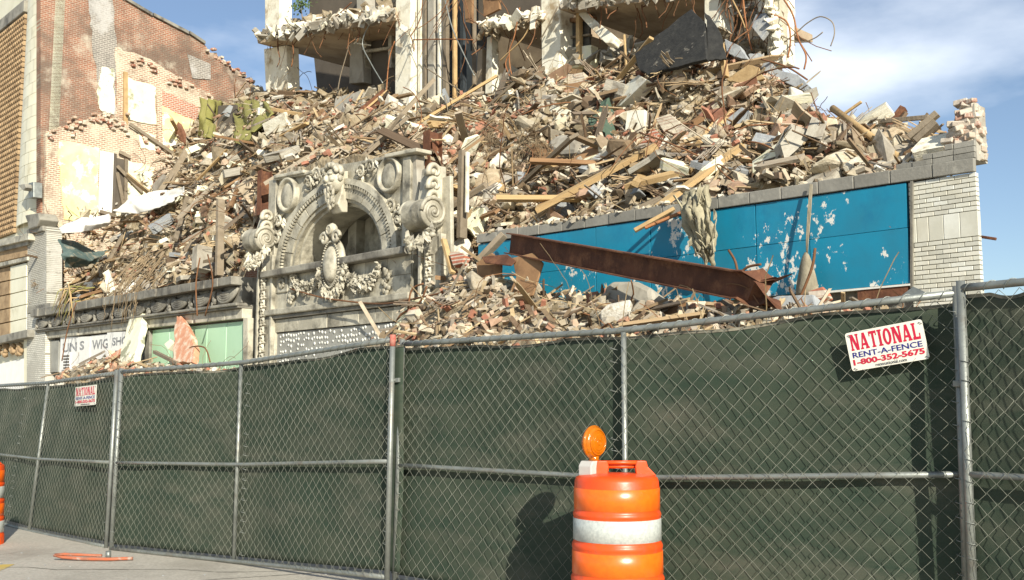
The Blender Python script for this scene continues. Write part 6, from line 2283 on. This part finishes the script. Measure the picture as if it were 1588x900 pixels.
piece('brick_chunk', 'salmon brick chunk below the burlap sack', 'masonry', [(1252, 452), (1276, 444), (1282, 456), (1268, 464), (1254, 462)], 'red_brick', oc=.9, th=.2)
piece('tan_board', 'flat tan board in the front heap under the beam', 'sheet', [(1020, 472), (1070, 468), (1072, 488), (1006, 494)], 'brown_board', oc=1.5, th=.05, ty=.02)
piece('flashing', 'bent grey metal flashing at the foot of the glazed pier', 'sheet', [(1398, 458), (1416, 444), (1434, 452), (1440, 462), (1410, 466)], 'galv', oc=.6, th=.02, ty=.02)
piece('salmon_shard', 'salmon plaster shard beside the near end of the arch', 'masonry', [(696, 392), (712, 390), (722, 396), (716, 408), (702, 412)], 'red_brick', oc=.5, th=.15)
piece('wood_brace', 'crossed pale timbers sticking up behind the fence', 'timber', [(722, 494), (740, 490), (764, 520), (758, 538), (744, 540), (738, 512)], 'tan_timber', oc=1.9, th=.08)
beam('wood_brace', 'pale beam lying across the front heap', 'timber', (700, 486), (776, 512), .10, .14, 'tan_timber', oa=1.5, ob_=1.8)
beam('wood_brace', 'short pale beam end pointing at the fence', 'timber', (772, 508), (790, 526), .10, .14, 'tan_timber', oa=1.8, ob_=2.2)
beam('wood_brace', 'brown pole leaning on the salmon shard', 'timber', (702, 424), (688, 372), .08, .12, 'tan_timber', oa=.5, ob_=.25)
beam('wood_brace', 'grey timber leaning toward the blue panel end', 'timber', (740, 408), (782, 364), .12, .16, 'grey_timber', oa=.6, ob_=.3)
beam('wood_brace', 'pale split sticks lying over the blue panel edge', 'timber', (984, 358), (1046, 324), .07, .07, 'tan_timber', oa=.5, ob_=.05)
beam('wood_brace', 'brown stick lying over the blue panel edge', 'timber', (1000, 354), (1056, 330), .05, .05, 'rust_bright', oa=.5, ob_=.05)
# debris at the storefront
piece('plaster_slab', 'tall cream plaster slab leaning on the storefront', 'rubble', [(186, 556), (196, 510), (204, 482), (221, 481), (220, 505), (208, 562), (190, 564)], 'plaster_old', oc=.5, th=.22, rag=1.8)
piece('terracotta_shard', 'orange terracotta shard standing before the green panels', 'masonry', [(268, 562), (270, 520), (274, 490), (280, 492), (296, 520), (302, 540), (298, 562)], 'salmon', oc=.5, th=.18, rag=1.6)
piece('terracotta_shard', 'orange tile heap behind the small fence sign', 'masonry', [(162, 556), (188, 540), (190, 546), (172, 560)], 'salmon', oc=.7, th=.1)
piece('plaster_lump', 'pale lump of plaster beside the terracotta shard', 'rubble', [(254, 534), (264, 526), (269, 532), (260, 542)], 'plaster_old', oc=.5, th=.2)
beam('rebar_arch', 'grey bar lying before the green panels', 'timber', (240, 546), (276, 564), .10, .12, 'grey_timber', oa=.5, ob_=.8)

# hanging wires and bars of the upper floors
def hang(pix, o, r, m_='rope_rust', label='', group='rusty bars hanging from the torn floors', cat='rebar'):
    pts = [P(x, y, o if not isinstance(o, (list, tuple)) else o[i]) for i, (x, y) in enumerate(pix)]
    sm = []
    for i in range(len(pts) - 1):
        p0, p1, p2, p3 = pts[max(i - 1, 0)], pts[i], pts[i + 1], pts[min(i + 2, len(pts) - 1)]
        for k in range(5):
            t = k / 5
            sm.append(.5 * ((2 * p1) + (p2 - p0) * t + (2 * p0 - 5 * p1 + 4 * p2 - p3) * t * t + (3 * p1 - p0 - 3 * p2 + p3) * t ** 3))
    sm.append(pts[-1])
    ob = obj('hanging_bar', MB().tube(sm, r, 5), M[m_], base=pts[-1], recalc=False)
    ob['label'] = label; ob['category'] = cat; ob['group'] = group
O7 = OF + .25
for pix, m_, lab in [
    ([(432, 58), (430, 72), (434, 90)], 'rope_rust', 'short rusty bar hanging at the far corner of the torn balcony'),
    ([(453, 62), (455, 84), (452, 104)], 'rust_bright', 'orange rusty bar hanging under the torn balcony'),
    ([(448, 58), (475, 56), (500, 42)], 'rust_bright', 'curved bar bridging the torn balcony edge'),
    ([(545, 4), (530, 18), (520, 26)], 'rust_bright', 'slanted orange bar above the torn balcony'),
    ([(556, 32), (558, 48), (554, 66)], 'rope_rust', 'bar hanging over the grey post of the balcony room'),
    ([(588, 22), (572, 40), (562, 68), (574, 96), (594, 130)], 'galv', 'pale cable looping down past the dark window'),
    ([(542, 68), (536, 90), (528, 118), (524, 140)], 'grey_timber', 'pale strap hanging in the balcony room'),
    ([(612, 64), (604, 90), (600, 130), (598, 176)], 'rust_bright', 'long orange cable beside the main white column'),
    ([(690, 0), (702, 45), (722, 90), (736, 118)], 'galv', 'pale cable slanting across the dark shaft'),
    ([(640, 62), (690, 61), (734, 62)], 'rust_bright', 'level rusty rod across the dark shaft'),
    ([(660, 105), (690, 125), (725, 150), (740, 172)], 'grey_timber', 'grey branch lying at the foot of the shaft'),
    ([(806, 12), (798, 55), (790, 80), (792, 110), (800, 132)], 'rust_bright', 'orange cable hanging before the second room'),
    ([(834, 14), (812, 58), (784, 86), (776, 94)], 'tan_timber', 'pale cable slanting before the second room'),
    ([(790, 84), (784, 100), (792, 122)], 'rust_bright', 'looped orange wire end in the second room'),
    ([(865, 10), (850, 40), (838, 62)], 'grey_timber', 'wire scraping down the second white column'),
    ([(1152, -6), (1156, 30), (1162, 62), (1166, 78)], 'rust_bright', 'orange bar hanging in the torn end room'),
    ([(1136, 0), (1148, 24), (1156, 44)], 'tan_timber', 'pale bar hanging in the torn end room'),
    ([(1216, 0), (1230, 24), (1238, 60), (1250, 86), (1247, 108)], 'rust_bright', 'long rusty wire curling out against the sky'),
    ([(1216, 66), (1236, 50), (1252, 36), (1272, 26), (1290, 34), (1294, 52), (1288, 72)], 'grey_timber', 'thin wire looping far out against the sky'),
    ([(1212, 56), (1240, 66), (1262, 60), (1276, 50)], 'grey_timber', 'thin wire end curving up against the sky'),
    ([(1196, 22), (1220, 34), (1226, 60), (1222, 90)], 'rust_bright', 'rusty wire hugging the torn end wall'),
    ([(1180, 92), (1220, 104), (1252, 124)], 'rope_rust', 'dark bar lying along the grey sliding slab'),
    ([(1060, 50), (1085, 52), (1105, 60), (1118, 72)], 'rust_bright', 'curved rusty bar lying on the black roofing slab'),
    ([(1014, 100), (1060, 95), (1092, 108), (1110, 126), (1120, 140)], 'rust_bright', 'thick rusty bar bowing out below the black slab'),
    ([(1246, 135), (1262, 160), (1275, 180)], 'galv', 'thin cable falling from the sliding slab')]:
    big = 'thick' in lab
    hang(pix, O7 if 'slab' not in lab else O7 + 1.2, .05 if big else (.014 if 'thin' in lab else .022), m_, lab)
for pix, o, lab in [
    ([(560, 470), (600, 471), (650, 462), (690, 452), (705, 436)], [.35, .6, .9, .9, .9], 'long brown cable trailing from the portal into the front heap'),
    ([(450, 448), (500, 462), (560, 470)], [.15, .3, .35], 'brown cable sagging over the portal frieze'),
    ([(608, 520), (620, 490), (650, 470), (662, 444)], .9, 'brown cable arching over the cream plaster slab'),
    ([(632, 512), (634, 470), (640, 448), (656, 440)], 1.0, 'looped cable rising from the plaster slab'),
    ([(288, 548), (298, 538), (318, 540), (326, 562)], .6, 'brown rod arched before the green panels'),
    ([(1238, 468), (1250, 440), (1260, 412), (1264, 385)], .5, 'grey branch leaning on the blue panels'),
    ([(1130, 388), (1140, 405), (1144, 424)], .4, 'short dark wire hooked on the blue panels'),
    ([(1148, 424), (1160, 414), (1180, 410)], .4, 'pale branch under the torn blue panel'),
    ([(310, 400), (304, 440), (306, 490)], .5, 'brown wire hanging over the swag cornice'),
    ([(322, 395), (330, 440), (318, 490)], .5, 'dark wire hanging over the swag cornice'),
    ([(118, 470), (105, 510), (96, 560)], .5, 'dark wire hanging from the far end of the cornice')]:
    hang(pix, o, .022, 'rope_rust', lab, 'cables on the facade', 'cable')
# sticks protruding past the end of the wing
beam('thin_plank', 'dark stick poking out past the pier edge', 'timber', (1512, 366), (1545, 371), .04, .04, 'rust', oa=-.25, ob_=-.25)

# dead brush hanging on the slope
br = thing('dead_brush', 'mass of dead brown brush hanging on the slope right of the arch', 'brush', P(800, 290, -1.8))
f = MB()
stems = MB()
for _ in range(48):
    x, y = random.uniform(732, 845), random.uniform(178, 235)
    c = P(x, y, ho(x, y, .3))
    pts = [c]
    d_ = (NV * random.uniform(.1, .6) + DV * random.gauss(0, .4) - UP * random.uniform(.1, .7)).normalized()
    for k in range(9):
        d_ = (d_ + Vector((random.gauss(0, .22), random.gauss(0, .22), -.10))).normalized()
        pts.append(pts[-1] + d_ * .16)
        for _ in range(7):
            e = (d_ + Vector((random.gauss(0, .7), random.gauss(0, .7), random.gauss(-.2, .7)))).normalized()
            m1 = pts[-1] + e * random.uniform(.08, .2)
            m2 = m1 + (e + Vector((random.gauss(0, .5), random.gauss(0, .5), random.gauss(-.3, .5)))).normalized() * random.uniform(.06, .18)
            f.tube([pts[-1], m1, m2], [.006, .005, .003], 3, caps=False)
    stems.tube(pts, [.016 - .001 * k for k in range(len(pts))], 5)
obj('stem', stems, M['brush'], br, recalc=False)
obj('twigs', f, M['brush'], br, recalc=False, kind='stuff')
# dry reeds spilling over the cornice
rd = thing('dry_reeds', 'bundle of dry yellow reeds spilling over the far end of the cornice', 'plant', P(130, 470, .2))
for _ in range(26):
    a = P(random.uniform(120, 150), random.uniform(430, 462), -.4)
    b = P(random.uniform(80, 116), random.uniform(466, 505), .55)
    mid = a.lerp(b, .5) + UP * random.uniform(.1, .4) + NV * .3
    obj('reed', MB().tube([a, mid, b], [.03, .025, .008], 4), M[random.choice(('tan_timber', 'grey_timber', 'olive'))], rd, recalc=False)
rd2 = thing('hanging_vine', 'tangle of dry vine hanging over the middle of the swag cornice', 'plant', P(225, 480, .3))
for _ in range(30):
    x = random.uniform(212, 262)
    pts = [P(x, random.uniform(385, 420), -.5)]
    for k in range(7):
        pts.append(pts[-1] + NV * (.22 if k < 4 else .02) + DV * random.gauss(.03, .12) - UP * random.uniform(.1, .42))
    obj('vine', MB().tube(pts, [.022 - .002 * k for k in range(8)], 4), M['brush'], rd2, recalc=False)
# sapling leaves on the balcony edge
sp_ = thing('sapling', 'small green sapling growing on the edge of the torn balcony', 'plant', P(465, 24, -6.9))
f = MB()
for _ in range(120):
    c = P(random.gauss(466, 8), random.gauss(8, 6), -7.0 + random.uniform(-.4, .4))
    a = Vector((random.gauss(0, 1), random.gauss(0, 1), random.gauss(0, 1))).normalized() * .08
    b = a.orthogonal().normalized() * .045
    f.add([c - a, c + b, c + a, c - b], [(0, 1, 2, 3)])
obj('leaves', f, M['leaf'], sp_, recalc=False, kind='stuff')
obj('stem', MB().tube([P(470, 38, -6.9), P(468, 20, -6.9), P(464, 2, -6.95)], [.03, .02, .01], 5), M['brush'], sp_)

# larger look-alikes of one spot are told apart by their order across the picture
ORD = ['first', 'second', 'third', 'fourth', 'fifth', 'sixth', 'seventh', 'eighth', 'ninth', 'tenth']
same = {}
for ob in bpy.data.objects:
    if ob.parent is None and ob.get('label') and ob.name.split('.')[0] in ('wall_fragment', 'broken_joist', 'broken_plank', 'concrete_chunk', 'plaster_plate', 'bent_rebar', 'loose_brick'):
        same.setdefault(ob['label'], []).append(ob)
for lab, obs in same.items():
    if 1 < len(obs) <= 10:
        obs.sort(key=lambda q: q.location.x / q.location.y)
        for k, ob in enumerate(obs):
            t_ = lab.replace(' in the rubble', '') + ', ' + ORD[k] + ' from left'
            if len(t_.split()) <= 16:
                ob['label'] = t_
for ob in bpy.data.objects:
    if '_base' in ob:
        del ob['_base']
